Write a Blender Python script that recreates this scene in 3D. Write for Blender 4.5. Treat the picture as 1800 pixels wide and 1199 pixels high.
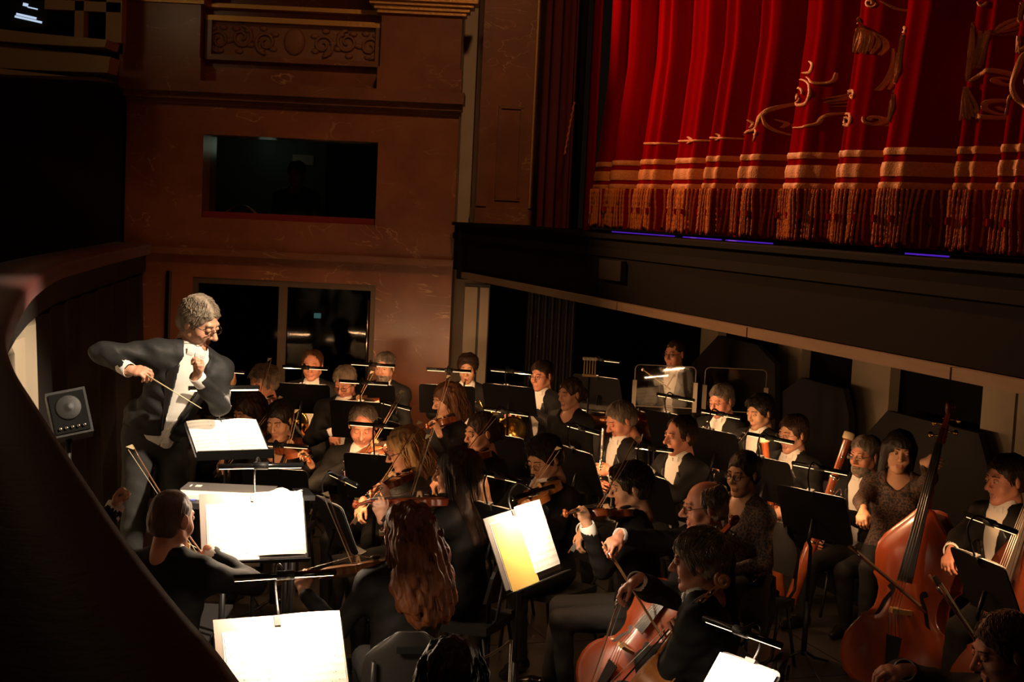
import bpy, math, random
import numpy as np
from mathutils import Vector, Matrix
random.seed(7)
rng = np.random.RandomState(11)
scene = bpy.context.scene
COL = scene.collection
for o in list(bpy.data.objects):
    bpy.data.objects.remove(o)

# ---------------------------------------------------------------- camera
F_PX = 2500.0
CAM_Z = 2.75
PITCH = math.atan(228 / F_PX)
ROLL = math.radians(2.7)
_f = Vector((0, math.cos(PITCH), -math.sin(PITCH)))
_x0 = Vector((1, 0, 0))
_u0 = Vector((0, math.sin(PITCH), math.cos(PITCH)))
_r = _x0 * math.cos(ROLL) + _u0 * math.sin(ROLL)
_u = -_x0 * math.sin(ROLL) + _u0 * math.cos(ROLL)
CAM = Vector((0, 0, CAM_Z))
cam_data = bpy.data.cameras.new('camera')
cam = bpy.data.objects.new('camera', cam_data)
COL.objects.link(cam)
m3 = Matrix((_r, _u, -_f)).transposed()
cam.matrix_world = Matrix.Translation(CAM) @ m3.to_4x4()
cam_data.sensor_width = 36.0
cam_data.lens = 36.0 * F_PX / 1800.0
cam_data.clip_start = 0.05
cam_data.clip_end = 200
scene.camera = cam

def ray(x, y):
    return _f + _r * ((x - 900.0) / F_PX) + _u * ((599.5 - y) / F_PX)
def at_y(x, y, Y):
    d = ray(x, y)
    return CAM + d * (Y / d.y)
def at_z(x, y, z):
    d = ray(x, y)
    return CAM + d * ((z - CAM_Z) / d.z)
def at_plane(x, y, p, n):
    d = ray(x, y)
    return CAM + d * ((p - CAM).dot(n) / d.dot(n))
def to_px(p):
    q = Vector(p) - CAM
    w = q.dot(_f)
    return (900 + F_PX * q.dot(_r) / w, 599.5 - F_PX * q.dot(_u) / w)

# ---------------------------------------------------------------- world and house lights
vs = scene.view_settings
vs.view_transform = 'Standard'
vs.look = 'None'
vs.gamma = 1.0
vs.use_curve_mapping = False
vs.exposure = 0.0
world = bpy.data.worlds.new('dark_house')
scene.world = world
world.use_nodes = True
bg = world.node_tree.nodes['Background']
bg.inputs[0].default_value = (1.0, 0.62, 0.36, 1)
bg.inputs[1].default_value = 0.0035

def spot(name, loc, aim, power, color, size_deg, blend=0.5, radius=0.1):
    l = bpy.data.lights.new(name, 'SPOT')
    l.energy = power
    l.color = color
    l.spot_size = math.radians(size_deg)
    l.spot_blend = blend
    l.shadow_soft_size = radius
    o = bpy.data.objects.new(name, l)
    COL.objects.link(o)
    o.location = loc
    o.rotation_euler = (Vector(aim) - Vector(loc)).to_track_quat('-Z', 'Y').to_euler()
    return o

# conductor's special, hung over the pit from the proscenium side
spot('conductor_spotlight', (2.6, 4.9, 6.1), (-1.95, 7.7, 1.35), 4300, (1.0, 0.80, 0.58), 21, 0.55, 0.08)
# boom light behind the proscenium, raking along the curtain folds
spot('curtain_boom_spotlight', (-1.15, 13.0, 5.7), (3.3, 7.2, 3.7), 1100, (1.0, 0.42, 0.2), 52, 0.8, 0.06)
# side light on the curtain from the house-left balcony
spot('curtain_side_spotlight', (-4.6, 12.3, 5.3), (2.7, 7.6, 3.3), 1900, (1.0, 0.42, 0.15), 40, 0.7, 0.10)
# dim house lamp on the boxes and the marble wall
spot('house_lamp_spotlight', (0.8, 4.0, 9.0), (0.0, 14.0, 2.5), 850, (1.0, 0.50, 0.22), 40, 0.9, 0.3)
# added fill light over the pit, lifting hair and shoulders
spot('added_pit_fill_spotlight', (-0.6, 3.5, 9.2), (0.4, 8.0, 1.0), 95, (1.0, 0.62, 0.36), 62, 0.9, 0.4)

# ---------------------------------------------------------------- materials
def mat(name, color, rough=0.6, metal=0.0, noise=None, bump=None, coat=0.0, emit=None, spec=None, trans=0.0, sheen=0.0, sss=0.0, stretch=None):
    """noise=(scale, other colour, contrast) ; bump=(scale, strength)"""
    m = bpy.data.materials.new(name)
    m.use_nodes = True
    nt = m.node_tree
    b = nt.nodes['Principled BSDF']
    c4 = (*color, 1)
    b.inputs['Base Color'].default_value = c4
    b.inputs['Roughness'].default_value = rough
    b.inputs['Metallic'].default_value = metal
    if coat: b.inputs['Coat Weight'].default_value = coat; b.inputs['Coat Roughness'].default_value = 0.12
    if spec is not None: b.inputs['Specular IOR Level'].default_value = spec
    if trans: b.inputs['Transmission Weight'].default_value = trans
    if sheen: b.inputs['Sheen Weight'].default_value = sheen
    if sss:
        b.inputs['Subsurface Weight'].default_value = sss
        b.inputs['Subsurface Radius'].default_value = (0.01, 0.004, 0.002)
        b.inputs['Subsurface Scale'].default_value = 0.5
    if emit:
        b.inputs['Emission Color'].default_value = (*emit[0], 1)
        b.inputs['Emission Strength'].default_value = emit[1]
    tc = nt.nodes.new('ShaderNodeTexCoord')
    mp = nt.nodes.new('ShaderNodeMapping')
    nt.links.new(tc.outputs['Object'], mp.inputs[0])
    if stretch: mp.inputs['Scale'].default_value = stretch
    if noise:
        n = nt.nodes.new('ShaderNodeTexNoise')
        n.inputs['Scale'].default_value = noise[0]
        n.inputs['Detail'].default_value = 5
        r = nt.nodes.new('ShaderNodeValToRGB')
        r.color_ramp.elements[0].position = 0.5 - noise[2] / 2
        r.color_ramp.elements[1].position = 0.5 + noise[2] / 2
        r.color_ramp.elements[0].color = c4
        r.color_ramp.elements[1].color = (*noise[1], 1)
        nt.links.new(mp.outputs[0], n.inputs['Vector'])
        nt.links.new(n.outputs[0], r.inputs[0])
        nt.links.new(r.outputs[0], b.inputs['Base Color'])
    if bump:
        n2 = nt.nodes.new('ShaderNodeTexNoise')
        n2.inputs['Scale'].default_value = bump[0]
        n2.inputs['Detail'].default_value = 4
        bp = nt.nodes.new('ShaderNodeBump')
        bp.inputs['Strength'].default_value = bump[1]
        bp.inputs['Distance'].default_value = 0.01
        nt.links.new(mp.outputs[0], n2.inputs['Vector'])
        nt.links.new(n2.outputs[0], bp.inputs['Height'])
        nt.links.new(bp.outputs[0], b.inputs['Normal'])
    return m

def marble(name, base, dark, vein):
    m = mat(name, base, 0.32)
    nt = m.node_tree
    b = nt.nodes['Principled BSDF']
    tc = nt.nodes.new('ShaderNodeTexCoord')
    n1 = nt.nodes.new('ShaderNodeTexNoise'); n1.inputs['Scale'].default_value = 1.6; n1.inputs['Detail'].default_value = 7; n1.inputs['Roughness'].default_value = 0.62
    r1 = nt.nodes.new('ShaderNodeValToRGB')
    r1.color_ramp.elements[0].position = 0.32; r1.color_ramp.elements[1].position = 0.68
    r1.color_ramp.elements[0].color = (*dark, 1); r1.color_ramp.elements[1].color = (*base, 1)
    mp = nt.nodes.new('ShaderNodeMapping'); mp.inputs['Rotation'].default_value = (0, 0.7, 0); mp.inputs['Scale'].default_value = (1.0, 1.0, 2.2)
    n2 = nt.nodes.new('ShaderNodeTexNoise'); n2.inputs['Scale'].default_value = 1.1; n2.inputs['Detail'].default_value = 6; n2.inputs['Distortion'].default_value = 1.4
    r2 = nt.nodes.new('ShaderNodeValToRGB')
    e = r2.color_ramp.elements
    e[0].position = 0.492; e[0].color = (0, 0, 0, 1)
    e[1].position = 0.508; e[1].color = (0, 0, 0, 1)
    k = e.new(0.5); k.color = (1, 1, 1, 1)
    n3 = nt.nodes.new('ShaderNodeTexNoise'); n3.inputs['Scale'].default_value = 3.0
    mu = nt.nodes.new('ShaderNodeMath'); mu.operation = 'MULTIPLY'
    r3 = nt.nodes.new('ShaderNodeValToRGB'); r3.color_ramp.elements[0].position = 0.45; r3.color_ramp.elements[1].position = 0.65
    mx = nt.nodes.new('ShaderNodeMixRGB'); mx.inputs[2].default_value = (*vein, 1)
    L = nt.links.new
    L(tc.outputs['Object'], n1.inputs['Vector']); L(n1.outputs[0], r1.inputs[0])
    L(tc.outputs['Object'], mp.inputs[0]); L(mp.outputs[0], n2.inputs['Vector']); L(n2.outputs[0], r2.inputs[0])
    L(tc.outputs['Object'], n3.inputs['Vector']); L(n3.outputs[0], r3.inputs[0])
    L(r2.outputs[0], mu.inputs[0]); L(r3.outputs[0], mu.inputs[1])
    L(mu.outputs[0], mx.inputs[0]); L(r1.outputs[0], mx.inputs[1]); L(mx.outputs[0], b.inputs['Base Color'])
    return m

def glassy(name, tint, mixf, rough=0.05):
    m = bpy.data.materials.new(name); m.use_nodes = True
    nt = m.node_tree; nt.nodes.clear()
    out = nt.nodes.new('ShaderNodeOutputMaterial'); mx = nt.nodes.new('ShaderNodeMixShader')
    t = nt.nodes.new('ShaderNodeBsdfTransparent'); t.inputs[0].default_value = (*tint, 1)
    g = nt.nodes.new('ShaderNodeBsdfGlossy'); g.inputs['Roughness'].default_value = rough
    mx.inputs[0].default_value = mixf
    nt.links.new(t.outputs[0], mx.inputs[1]); nt.links.new(g.outputs[0], mx.inputs[2]); nt.links.new(mx.outputs[0], out.inputs[0])
    return m

def paper_mat(name, base, lines=True, scale=1.0):
    m = mat(name, base, 0.8)
    if not lines: return m
    nt = m.node_tree; b = nt.nodes['Principled BSDF']; L = nt.links.new
    tc = nt.nodes.new('ShaderNodeTexCoord'); sx = nt.nodes.new('ShaderNodeSeparateXYZ')
    L(tc.outputs['Object'], sx.inputs[0])
    def math_(op, a, bb=None):
        n = nt.nodes.new('ShaderNodeMath'); n.operation = op
        for i, v in enumerate((a, bb)):
            if v is None: continue
            if isinstance(v, (int, float)): n.inputs[i].default_value = v
            else: L(v, n.inputs[i])
        return n.outputs[0]
    z = sx.outputs['Z']
    big = math_('FRACT', math_('MULTIPLY', z, 30.0))       # one staff every 33 mm
    instaff = math_('LESS_THAN', big, 0.42)
    fine = math_('LESS_THAN', math_('FRACT', math_('MULTIPLY', z, 30.0 * 11.9)), 0.22)
    nz = nt.nodes.new('ShaderNodeTexNoise'); nz.inputs['Scale'].default_value = 120
    L(tc.outputs['Object'], nz.inputs['Vector'])
    notes = math_('GREATER_THAN', nz.outputs[0], 0.66)
    ink = math_('MULTIPLY', instaff, math_('MAXIMUM', fine, notes))
    mx = nt.nodes.new('ShaderNodeMixRGB'); mx.inputs[1].default_value = (*base, 1); mx.inputs[2].default_value = (base[0]*.35, base[1]*.33, base[2]*.32, 1)
    L(ink, mx.inputs[0]); L(mx.outputs[0], b.inputs['Base Color'])
    return m

M = {}
M['skin_fair'] = mat('skin_fair', (0.62, 0.33, 0.21), 0.5, noise=(9, (0.56, 0.26, 0.16), 0.5), sss=0.08)
M['skin_ruddy'] = mat('skin_ruddy', (0.60, 0.27, 0.17), 0.5, noise=(9, (0.52, 0.20, 0.12), 0.5), sss=0.08)
M['skin_tan'] = mat('skin_tan', (0.52, 0.29, 0.17), 0.5, noise=(9, (0.46, 0.23, 0.13), 0.5), sss=0.08)
M['lips'] = mat('lips', (0.44, 0.18, 0.13), 0.45)
M['eye_white'] = mat('eye_white', (0.62, 0.56, 0.50), 0.2)
M['iris'] = mat('iris', (0.03, 0.018, 0.01), 0.15)
def hairm(name, a, b): return mat(name, a, 0.5, noise=(40, b, 0.35), bump=(60, 0.7), stretch=(1, 1, 0.18), spec=0.35)
M['hair_black'] = hairm('hair_black', (0.010, 0.007, 0.006), (0.022, 0.014, 0.010))
M['hair_dark'] = hairm('hair_dark', (0.022, 0.011, 0.006), (0.05, 0.024, 0.012))
M['hair_brown'] = hairm('hair_brown', (0.06, 0.024, 0.010), (0.12, 0.048, 0.018))
M['hair_auburn'] = hairm('hair_auburn', (0.10, 0.030, 0.010), (0.22, 0.07, 0.022))
M['hair_blonde'] = hairm('hair_blonde', (0.30, 0.16, 0.06), (0.45, 0.27, 0.11))
M['hair_stubble'] = hairm('hair_stubble', (0.10, 0.042, 0.025), (0.055, 0.024, 0.014))
M['hair_grey'] = hairm('hair_grey', (0.16, 0.12, 0.085), (0.32, 0.25, 0.18))
M['hair_salt'] = hairm('hair_salt', (0.08, 0.06, 0.045), (0.22, 0.17, 0.13))
M['wool'] = mat('black_wool', (0.0055, 0.005, 0.005), 0.75, noise=(180, (0.009, 0.008, 0.0075), 0.6), bump=(14, 0.45), spec=0.25)
M['satin'] = mat('black_satin', (0.012, 0.011, 0.011), 0.38)
M['tail_wool'] = mat('conductor_wool', (0.013, 0.013, 0.0125), 0.65, noise=(180, (0.022, 0.021, 0.020), 0.6), bump=(12, 0.6), spec=0.3)
M['trouser'] = mat('black_trouser_wool', (0.006, 0.0055, 0.0055), 0.8, noise=(120, (0.010, 0.009, 0.0085), 0.6), bump=(10, 0.4), spec=0.25)
M['grey_trouser'] = mat('charcoal_trouser_wool', (0.018, 0.017, 0.0155), 0.8, noise=(150, (0.028, 0.026, 0.024), 0.6), bump=(10, 0.4))
M['shirt'] = mat('white_shirt', (0.78, 0.74, 0.68), 0.7, bump=(16, 0.25))
M['pique'] = mat('white_pique', (0.80, 0.77, 0.72), 0.75, bump=(220, 0.3))
M['dress'] = mat('black_jersey', (0.007, 0.006, 0.006), 0.7, noise=(60, (0.012, 0.010, 0.0095), 0.6), bump=(11, 0.5), spec=0.25)
M['lace'] = mat('black_lace', (0.012, 0.010, 0.010), 0.7, noise=(75, (0.10, 0.05, 0.03), 0.10), bump=(60, 0.5))
M['tweed'] = mat('grey_sparkle_knit', (0.03, 0.032, 0.034), 0.6, noise=(160, (0.13, 0.13, 0.13), 0.25), bump=(90, 0.6))
M['leather'] = mat('patent_leather', (0.008, 0.007, 0.007), 0.15)
M['frame_dark'] = mat('dark_glasses_frame', (0.02, 0.012, 0.010), 0.25)
M['frame_metal'] = mat('metal_glasses_frame', (0.45, 0.38, 0.3), 0.25, 1.0)
M['lens'] = glassy('spectacle_lens', (0.95, 0.95, 0.95), 0.06, 0.02)
M['varnish'] = mat('violin_varnish', (0.26, 0.065, 0.016), 0.3, noise=(26, (0.16, 0.034, 0.009), 0.5), coat=0.6, stretch=(1, 1, 0.12))
M['varnish_gold'] = mat('golden_varnish', (0.42, 0.17, 0.045), 0.3, noise=(26, (0.28, 0.09, 0.02), 0.5), coat=0.6, stretch=(1, 1, 0.12))
M['varnish_red'] = mat('red_varnish', (0.34, 0.060, 0.012), 0.28, noise=(20, (0.24, 0.035, 0.008), 0.5), coat=0.7, stretch=(1, 1, 0.1))
M['varnish_dark'] = mat('dark_varnish', (0.14, 0.028, 0.009), 0.3, noise=(20, (0.09, 0.016, 0.006), 0.5), coat=0.6, stretch=(1, 1, 0.1))
M['ebony'] = mat('ebony', (0.012, 0.009, 0.008), 0.3)
M['maple'] = mat('bridge_maple', (0.50, 0.30, 0.12), 0.5)
M['string'] = mat('string_steel', (0.6, 0.55, 0.48), 0.3, 1.0)
M['bow_wood'] = mat('bow_pernambuco', (0.20, 0.075, 0.025), 0.35, coat=0.3)
M['horsehair'] = mat('horsehair', (0.62, 0.50, 0.34), 0.5)
M['brass'] = mat('brass', (0.80, 0.50, 0.13), 0.22, 1.0)
M['silver'] = mat('silver', (0.80, 0.77, 0.72), 0.2, 1.0)
M['copper'] = mat('copper', (0.62, 0.24, 0.10), 0.25, 1.0, bump=(18, 0.4))
M['grenadilla'] = mat('grenadilla', (0.012, 0.009, 0.008), 0.25)
M['bassoon_red'] = mat('bassoon_maple', (0.22, 0.035, 0.010), 0.25, noise=(20, (0.32, 0.08, 0.02), 0.5), coat=0.5)
M['ivory'] = mat('ivory_ring', (0.72, 0.58, 0.34), 0.4)
M['drumskin'] = mat('drum_skin', (0.66, 0.54, 0.45), 0.6)
M['felt'] = mat('mallet_felt', (0.65, 0.55, 0.45), 0.9)
M['black_metal'] = mat('black_metal', (0.012, 0.011, 0.011), 0.42, spec=0.4)
M['black_gloss'] = mat('black_gloss', (0.010, 0.010, 0.010), 0.2)
M['black_plastic'] = mat('black_plastic', (0.014, 0.013, 0.013), 0.5, bump=(300, 0.2))
M['chrome'] = mat('chrome', (0.55, 0.5, 0.45), 0.2, 1.0)
M['chair_shell'] = mat('chair_shell', (0.022, 0.019, 0.017), 0.45)
M['cushion'] = mat('black_cushion', (0.014, 0.012, 0.012), 0.85, bump=(60, 0.3))
M['paper'] = paper_mat('music_paper', (0.80, 0.77, 0.70))
M['paper_plain'] = paper_mat('plain_paper', (0.80, 0.77, 0.70), False)
M['paper_yellow'] = paper_mat('yellow_paper', (0.80, 0.50, 0.12), False)
M['card_grey'] = mat('grey_folder_card', (0.16, 0.13, 0.115), 0.7)
M['card_dark'] = mat('dark_score_cover', (0.09, 0.078, 0.07), 0.6)
M['led'] = mat('lamp_led', (1, 0.9, 0.75), 0.5, emit=((1.0, 0.72, 0.42), 9.0))
M['led_dim'] = mat('lamp_led_warm', (1, 0.9, 0.75), 0.5, emit=((1.0, 0.66, 0.34), 1.6))
M['marble'] = marble('red_marble', (0.30, 0.105, 0.042), (0.17, 0.055, 0.024), (0.55, 0.32, 0.17))
M['marble_trim'] = marble('brown_marble_trim', (0.26, 0.10, 0.045), (0.16, 0.06, 0.028), (0.42, 0.24, 0.13))
M['gilt'] = mat('gilded_plaster', (0.60, 0.33, 0.09), 0.4, 0.5, bump=(30, 0.3))
M['plaster'] = mat('cream_plaster', (0.36, 0.21, 0.10), 0.7, bump=(20, 0.2))
M['relief'] = mat('relief_plaster', (0.24, 0.105, 0.045), 0.55, bump=(40, 0.4))
M['dark_wall'] = mat('dark_wall', (0.006, 0.0048, 0.0045), 0.8, bump=(8, 0.2), spec=0.08)
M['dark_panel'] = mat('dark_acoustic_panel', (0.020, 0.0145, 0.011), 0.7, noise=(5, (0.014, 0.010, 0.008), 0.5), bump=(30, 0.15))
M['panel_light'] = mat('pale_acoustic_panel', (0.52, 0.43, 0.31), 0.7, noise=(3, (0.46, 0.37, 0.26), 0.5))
M['pillar'] = mat('grey_pillar', (0.50, 0.40, 0.28), 0.6, noise=(4, (0.43, 0.34, 0.23), 0.5))
M['stage_black'] = mat('stage_black', (0.0045, 0.0038, 0.0036), 0.8, bump=(10, 0.2), spec=0.08)
M['beam_grey'] = mat('pit_edge_wood', (0.26, 0.18, 0.115), 0.6, noise=(12, (0.20, 0.135, 0.085), 0.5), stretch=(0.2, 0.2, 3))
M['floor'] = mat('pit_floor_black', (0.026, 0.021, 0.018), 0.28, noise=(7, (0.04, 0.033, 0.028), 0.6), bump=(60, 0.15))
M['rail_red'] = mat('rail_velvet', (0.17, 0.032, 0.022), 0.55, noise=(30, (0.13, 0.022, 0.016), 0.6), sheen=0.2, bump=(40, 0.2))
M['rail_dark'] = mat('rail_cladding', (0.020, 0.006, 0.005), 0.7)
M['velvet'] = mat('curtain_velvet', (0.22, 0.0011, 0.0022), 0.6, noise=(3, (0.18, 0.0008, 0.0016), 0.6), spec=0.0)
M['velvet_dark'] = mat('side_drape_velvet', (0.085, 0.002, 0.003), 0.8)
M['gold_thread'] = mat('gold_thread', (0.62, 0.19, 0.022), 0.55, 0.0, noise=(60, (0.46, 0.13, 0.014), 0.5), bump=(120, 0.5))
M['gold_cord'] = mat('gold_cord', (0.60, 0.165, 0.018), 0.65, bump=(150, 0.8), noise=(40, (0.45, 0.115, 0.012), 0.5), spec=0.2)
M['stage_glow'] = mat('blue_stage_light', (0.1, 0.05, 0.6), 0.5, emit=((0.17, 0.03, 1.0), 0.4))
M['door_frame'] = mat('door_frame_bronze', (0.10, 0.062, 0.035), 0.5, 0.2)
M['dark_glass'] = glassy('dark_door_glass', (0.25, 0.22, 0.2), 0.012, 0.05)
M['box_glass'] = glassy('box_window_glass', (0.75, 0.78, 0.74), 0.05, 0.03)
M['plexi'] = glassy('clear_screen', (0.93, 0.92, 0.90), 0.07, 0.04)
M['plexi_edge'] = mat('screen_edge', (0.34, 0.26, 0.19), 0.3)
M['exit_sign_reflection'] = mat('exit_sign_reflection_face', (0.1, 0.5, 0.6), 0.5, emit=((0.25, 0.85, 1.0), 1.8))  # glowing colour standing in for a sign reflected in the door glass
M['monitor'] = mat('reflection_glow', (0.3, 0.35, 0.4), 0.5, emit=((0.6, 0.75, 1.0), 0.8))  # glow painted in for white reflections above the balcony
M['dark_green'] = mat('dark_green_jacket', (0.05, 0.06, 0.03), 0.8)
M['yellow_cloth'] = mat('yellow_sleeve', (0.45, 0.27, 0.05), 0.8)
M['room_wall'] = mat('box_room_wall', (0.10, 0.11, 0.10), 0.8)
M['red_cushion'] = mat('red_velvet_seat', (0.20, 0.012, 0.014), 0.8)
M['blue'] = mat('blue_ink', (0.02, 0.04, 0.25), 0.5)
# ---------------------------------------------------------------- mesh helpers
def link(name, me, material, parent=None):
    o = bpy.data.objects.new(name, me)
    COL.objects.link(o)
    if material is not None:
        for mm in (material if isinstance(material, (list, tuple)) else [material]):
            me.materials.append(M[mm])
    if parent is not None: o.parent = parent
    return o

def tag(o, label, cat=None, group=None, kind=None):
    if label: o['label'] = label
    if cat: o['category'] = cat
    if group: o['group'] = group
    if kind: o['kind'] = kind
    return o

def empty(name, loc=(0, 0, 0), rz=0.0, label=None, cat=None, group=None):
    o = bpy.data.objects.new(name, None)
    COL.objects.link(o)
    o.empty_display_size = 0.1
    o.location = loc
    o.rotation_euler = (0, 0, rz)
    return tag(o, label, cat, group)

class MB:
    def __init__(s): s.v = []; s.f = []; s.sm = []
    def add(s, vs, fs, smooth=False):
        n = len(s.v)
        s.v.extend([tuple(q) for q in vs])
        for f in fs:
            s.f.append(tuple(i + n for i in f)); s.sm.append(smooth)
        return s
    def box(s, c, size, rot=None, taper=1.0):
        c = Vector(c); hx, hy, hz = [k / 2 for k in size]
        vs = []
        for z in (-1, 1):
            t = taper if z > 0 else 1.0
            for x, y in ((-1, -1), (1, -1), (1, 1), (-1, 1)):
                p = Vector((x * hx * t, y * hy * t, z * hz))
                if rot is not None: p = rot @ p
                vs.append(c + p)
        return s.add(vs, [(3, 2, 1, 0), (4, 5, 6, 7), (0, 1, 5, 4), (1, 2, 6, 5), (2, 3, 7, 6), (3, 0, 4, 7)])
    def hexa(s, b, t):
        """b, t: four bottom and four top corners"""
        return s.add(list(b) + list(t), [(3, 2, 1, 0), (4, 5, 6, 7), (0, 1, 5, 4), (1, 2, 6, 5), (2, 3, 7, 6), (3, 0, 4, 7)])
    def tube(s, pts, rad, n=8, caps=True, flat=None):
        pts = [Vector(p) for p in pts]
        if not hasattr(rad, '__len__'): rad = [rad] * len(pts)
        vs = []; up = None
        for i, p in enumerate(pts):
            d = (pts[min(i + 1, len(pts) - 1)] - pts[max(i - 1, 0)])
            if d.length < 1e-9: d = Vector((0, 0, 1))
            d.normalize()
            if up is None:
                up = Vector((0, 0, 1)) if abs(d.z) < 0.9 else Vector((1, 0, 0))
            a = d.cross(up)
            if a.length < 1e-6: a = d.cross(Vector((1, 0, 0)))
            a.normalize(); b = a.cross(d); up = b
            for k in range(n):
                t = 2 * math.pi * k / n
                vs.append(p + (a * math.cos(t) + b * math.sin(t)) * rad[i])
        fs = []
        for i in range(len(pts) - 1):
            for k in range(n):
                k2 = (k + 1) % n
                fs.append((i * n + k, i * n + k2, (i + 1) * n + k2, (i + 1) * n + k))
        if caps:
            fs.append(tuple(range(n - 1, -1, -1)))
            fs.append(tuple(range((len(pts) - 1) * n, len(pts) * n)))
        return s.add(vs, fs, n > 4)
    def lathe(s, prof, axis_o, axis_d, n=20):
        """prof: (r, t) along axis"""
        axis_d = Vector(axis_d).normalized(); o = Vector(axis_o)
        a = axis_d.orthogonal().normalized(); b = axis_d.cross(a)
        vs = []
        for r, t in prof:
            for k in range(n):
                q = 2 * math.pi * k / n
                vs.append(o + axis_d * t + (a * math.cos(q) + b * math.sin(q)) * r)
        fs = []
        for i in range(len(prof) - 1):
            for k in range(n):
                k2 = (k + 1) % n
                fs.append((i * n + k, i * n + k2, (i + 1) * n + k2, (i + 1) * n + k))
        fs.append(tuple(range(n - 1, -1, -1)))
        fs.append(tuple(range((len(prof) - 1) * n, len(prof) * n)))
        return s.add(vs, fs, True)
    def sphere(s, c, r, n=10, sc=(1, 1, 1)):
        c = Vector(c); prof = []
        vs = []; fs = []
        m_ = n // 2 + 1
        for i in range(m_ + 1):
            ph = math.pi * i / m_
            for k in range(n):
                t = 2 * math.pi * k / n
                vs.append(c + Vector((r * sc[0] * math.sin(ph) * math.cos(t), r * sc[1] * math.sin(ph) * math.sin(t), r * sc[2] * math.cos(ph))))
        for i in range(m_):
            for k in range(n):
                k2 = (k + 1) % n
                fs.append((i * n + k, (i + 1) * n + k, (i + 1) * n + k2, i * n + k2))
        return s.add(vs, fs, True)
    def grid(s, rows, smooth=True):
        nr, nc = len(rows), len(rows[0])
        vs = [p for r in rows for p in r]
        fs = [(i * nc + j, i * nc + j + 1, (i + 1) * nc + j + 1, (i + 1) * nc + j) for i in range(nr - 1) for j in range(nc - 1)]
        return s.add(vs, fs, smooth)
    def slab(s, rows, th):
        """curved sheet with thickness: rows grid, offset vector th"""
        nr, nc = len(rows), len(rows[0]); th = Vector(th)
        s.grid(rows); s.grid([[Vector(p) + th for p in r][::-1] for r in rows])
        rim = [rows[0][j] for j in range(nc)] + [rows[i][-1] for i in range(1, nr)] + [rows[-1][j] for j in range(nc - 2, -1, -1)] + [rows[i][0] for i in range(nr - 2, 0, -1)]
        k = len(rim)
        vs = [Vector(p) for p in rim] + [Vector(p) + th for p in rim]
        return s.add(vs, [(i, i + k, (i + 1) % k + k, (i + 1) % k) for i in range(k)])
    def prism(s, poly, depth):
        """poly: 3D loop; depth: vector"""
        n = len(poly); d = Vector(depth)
        vs = [Vector(p) for p in poly] + [Vector(p) + d for p in poly]
        fs = [tuple(range(n - 1, -1, -1)), tuple(range(n, 2 * n))] + [(i, (i + 1) % n, (i + 1) % n + n, i + n) for i in range(n)]
        return s.add(vs, fs)
    def xform(s, mtx, start=0):
        for i in range(start, len(s.v)): s.v[i] = tuple(mtx @ Vector(s.v[i]))
        return s
    def mesh(s, name):
        me = bpy.data.meshes.new(name)
        me.from_pydata(s.v, [], s.f)
        me.polygons.foreach_set('use_smooth', s.sm)
        me.update()
        return me
    def build(s, name, material, parent=None):
        return link(name, s.mesh(name), material, parent)

def bezier(pts, n):
    """Catmull-Rom through pts"""
    pts = [Vector(p) for p in pts]
    P = [pts[0] * 2 - pts[1]] + pts + [pts[-1] * 2 - pts[-2]]
    out = []
    segs = len(pts) - 1
    for i in range(n):
        t = i / (n - 1) * segs
        k = min(int(t), segs - 1); t -= k
        a, b, c, d = P[k:k + 4]
        out.append(0.5 * ((2 * b) + (c - a) * t + (2 * a - 5 * b + 4 * c - d) * t * t + (3 * b - a - 3 * c + d) * t ** 3))
    return out

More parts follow.
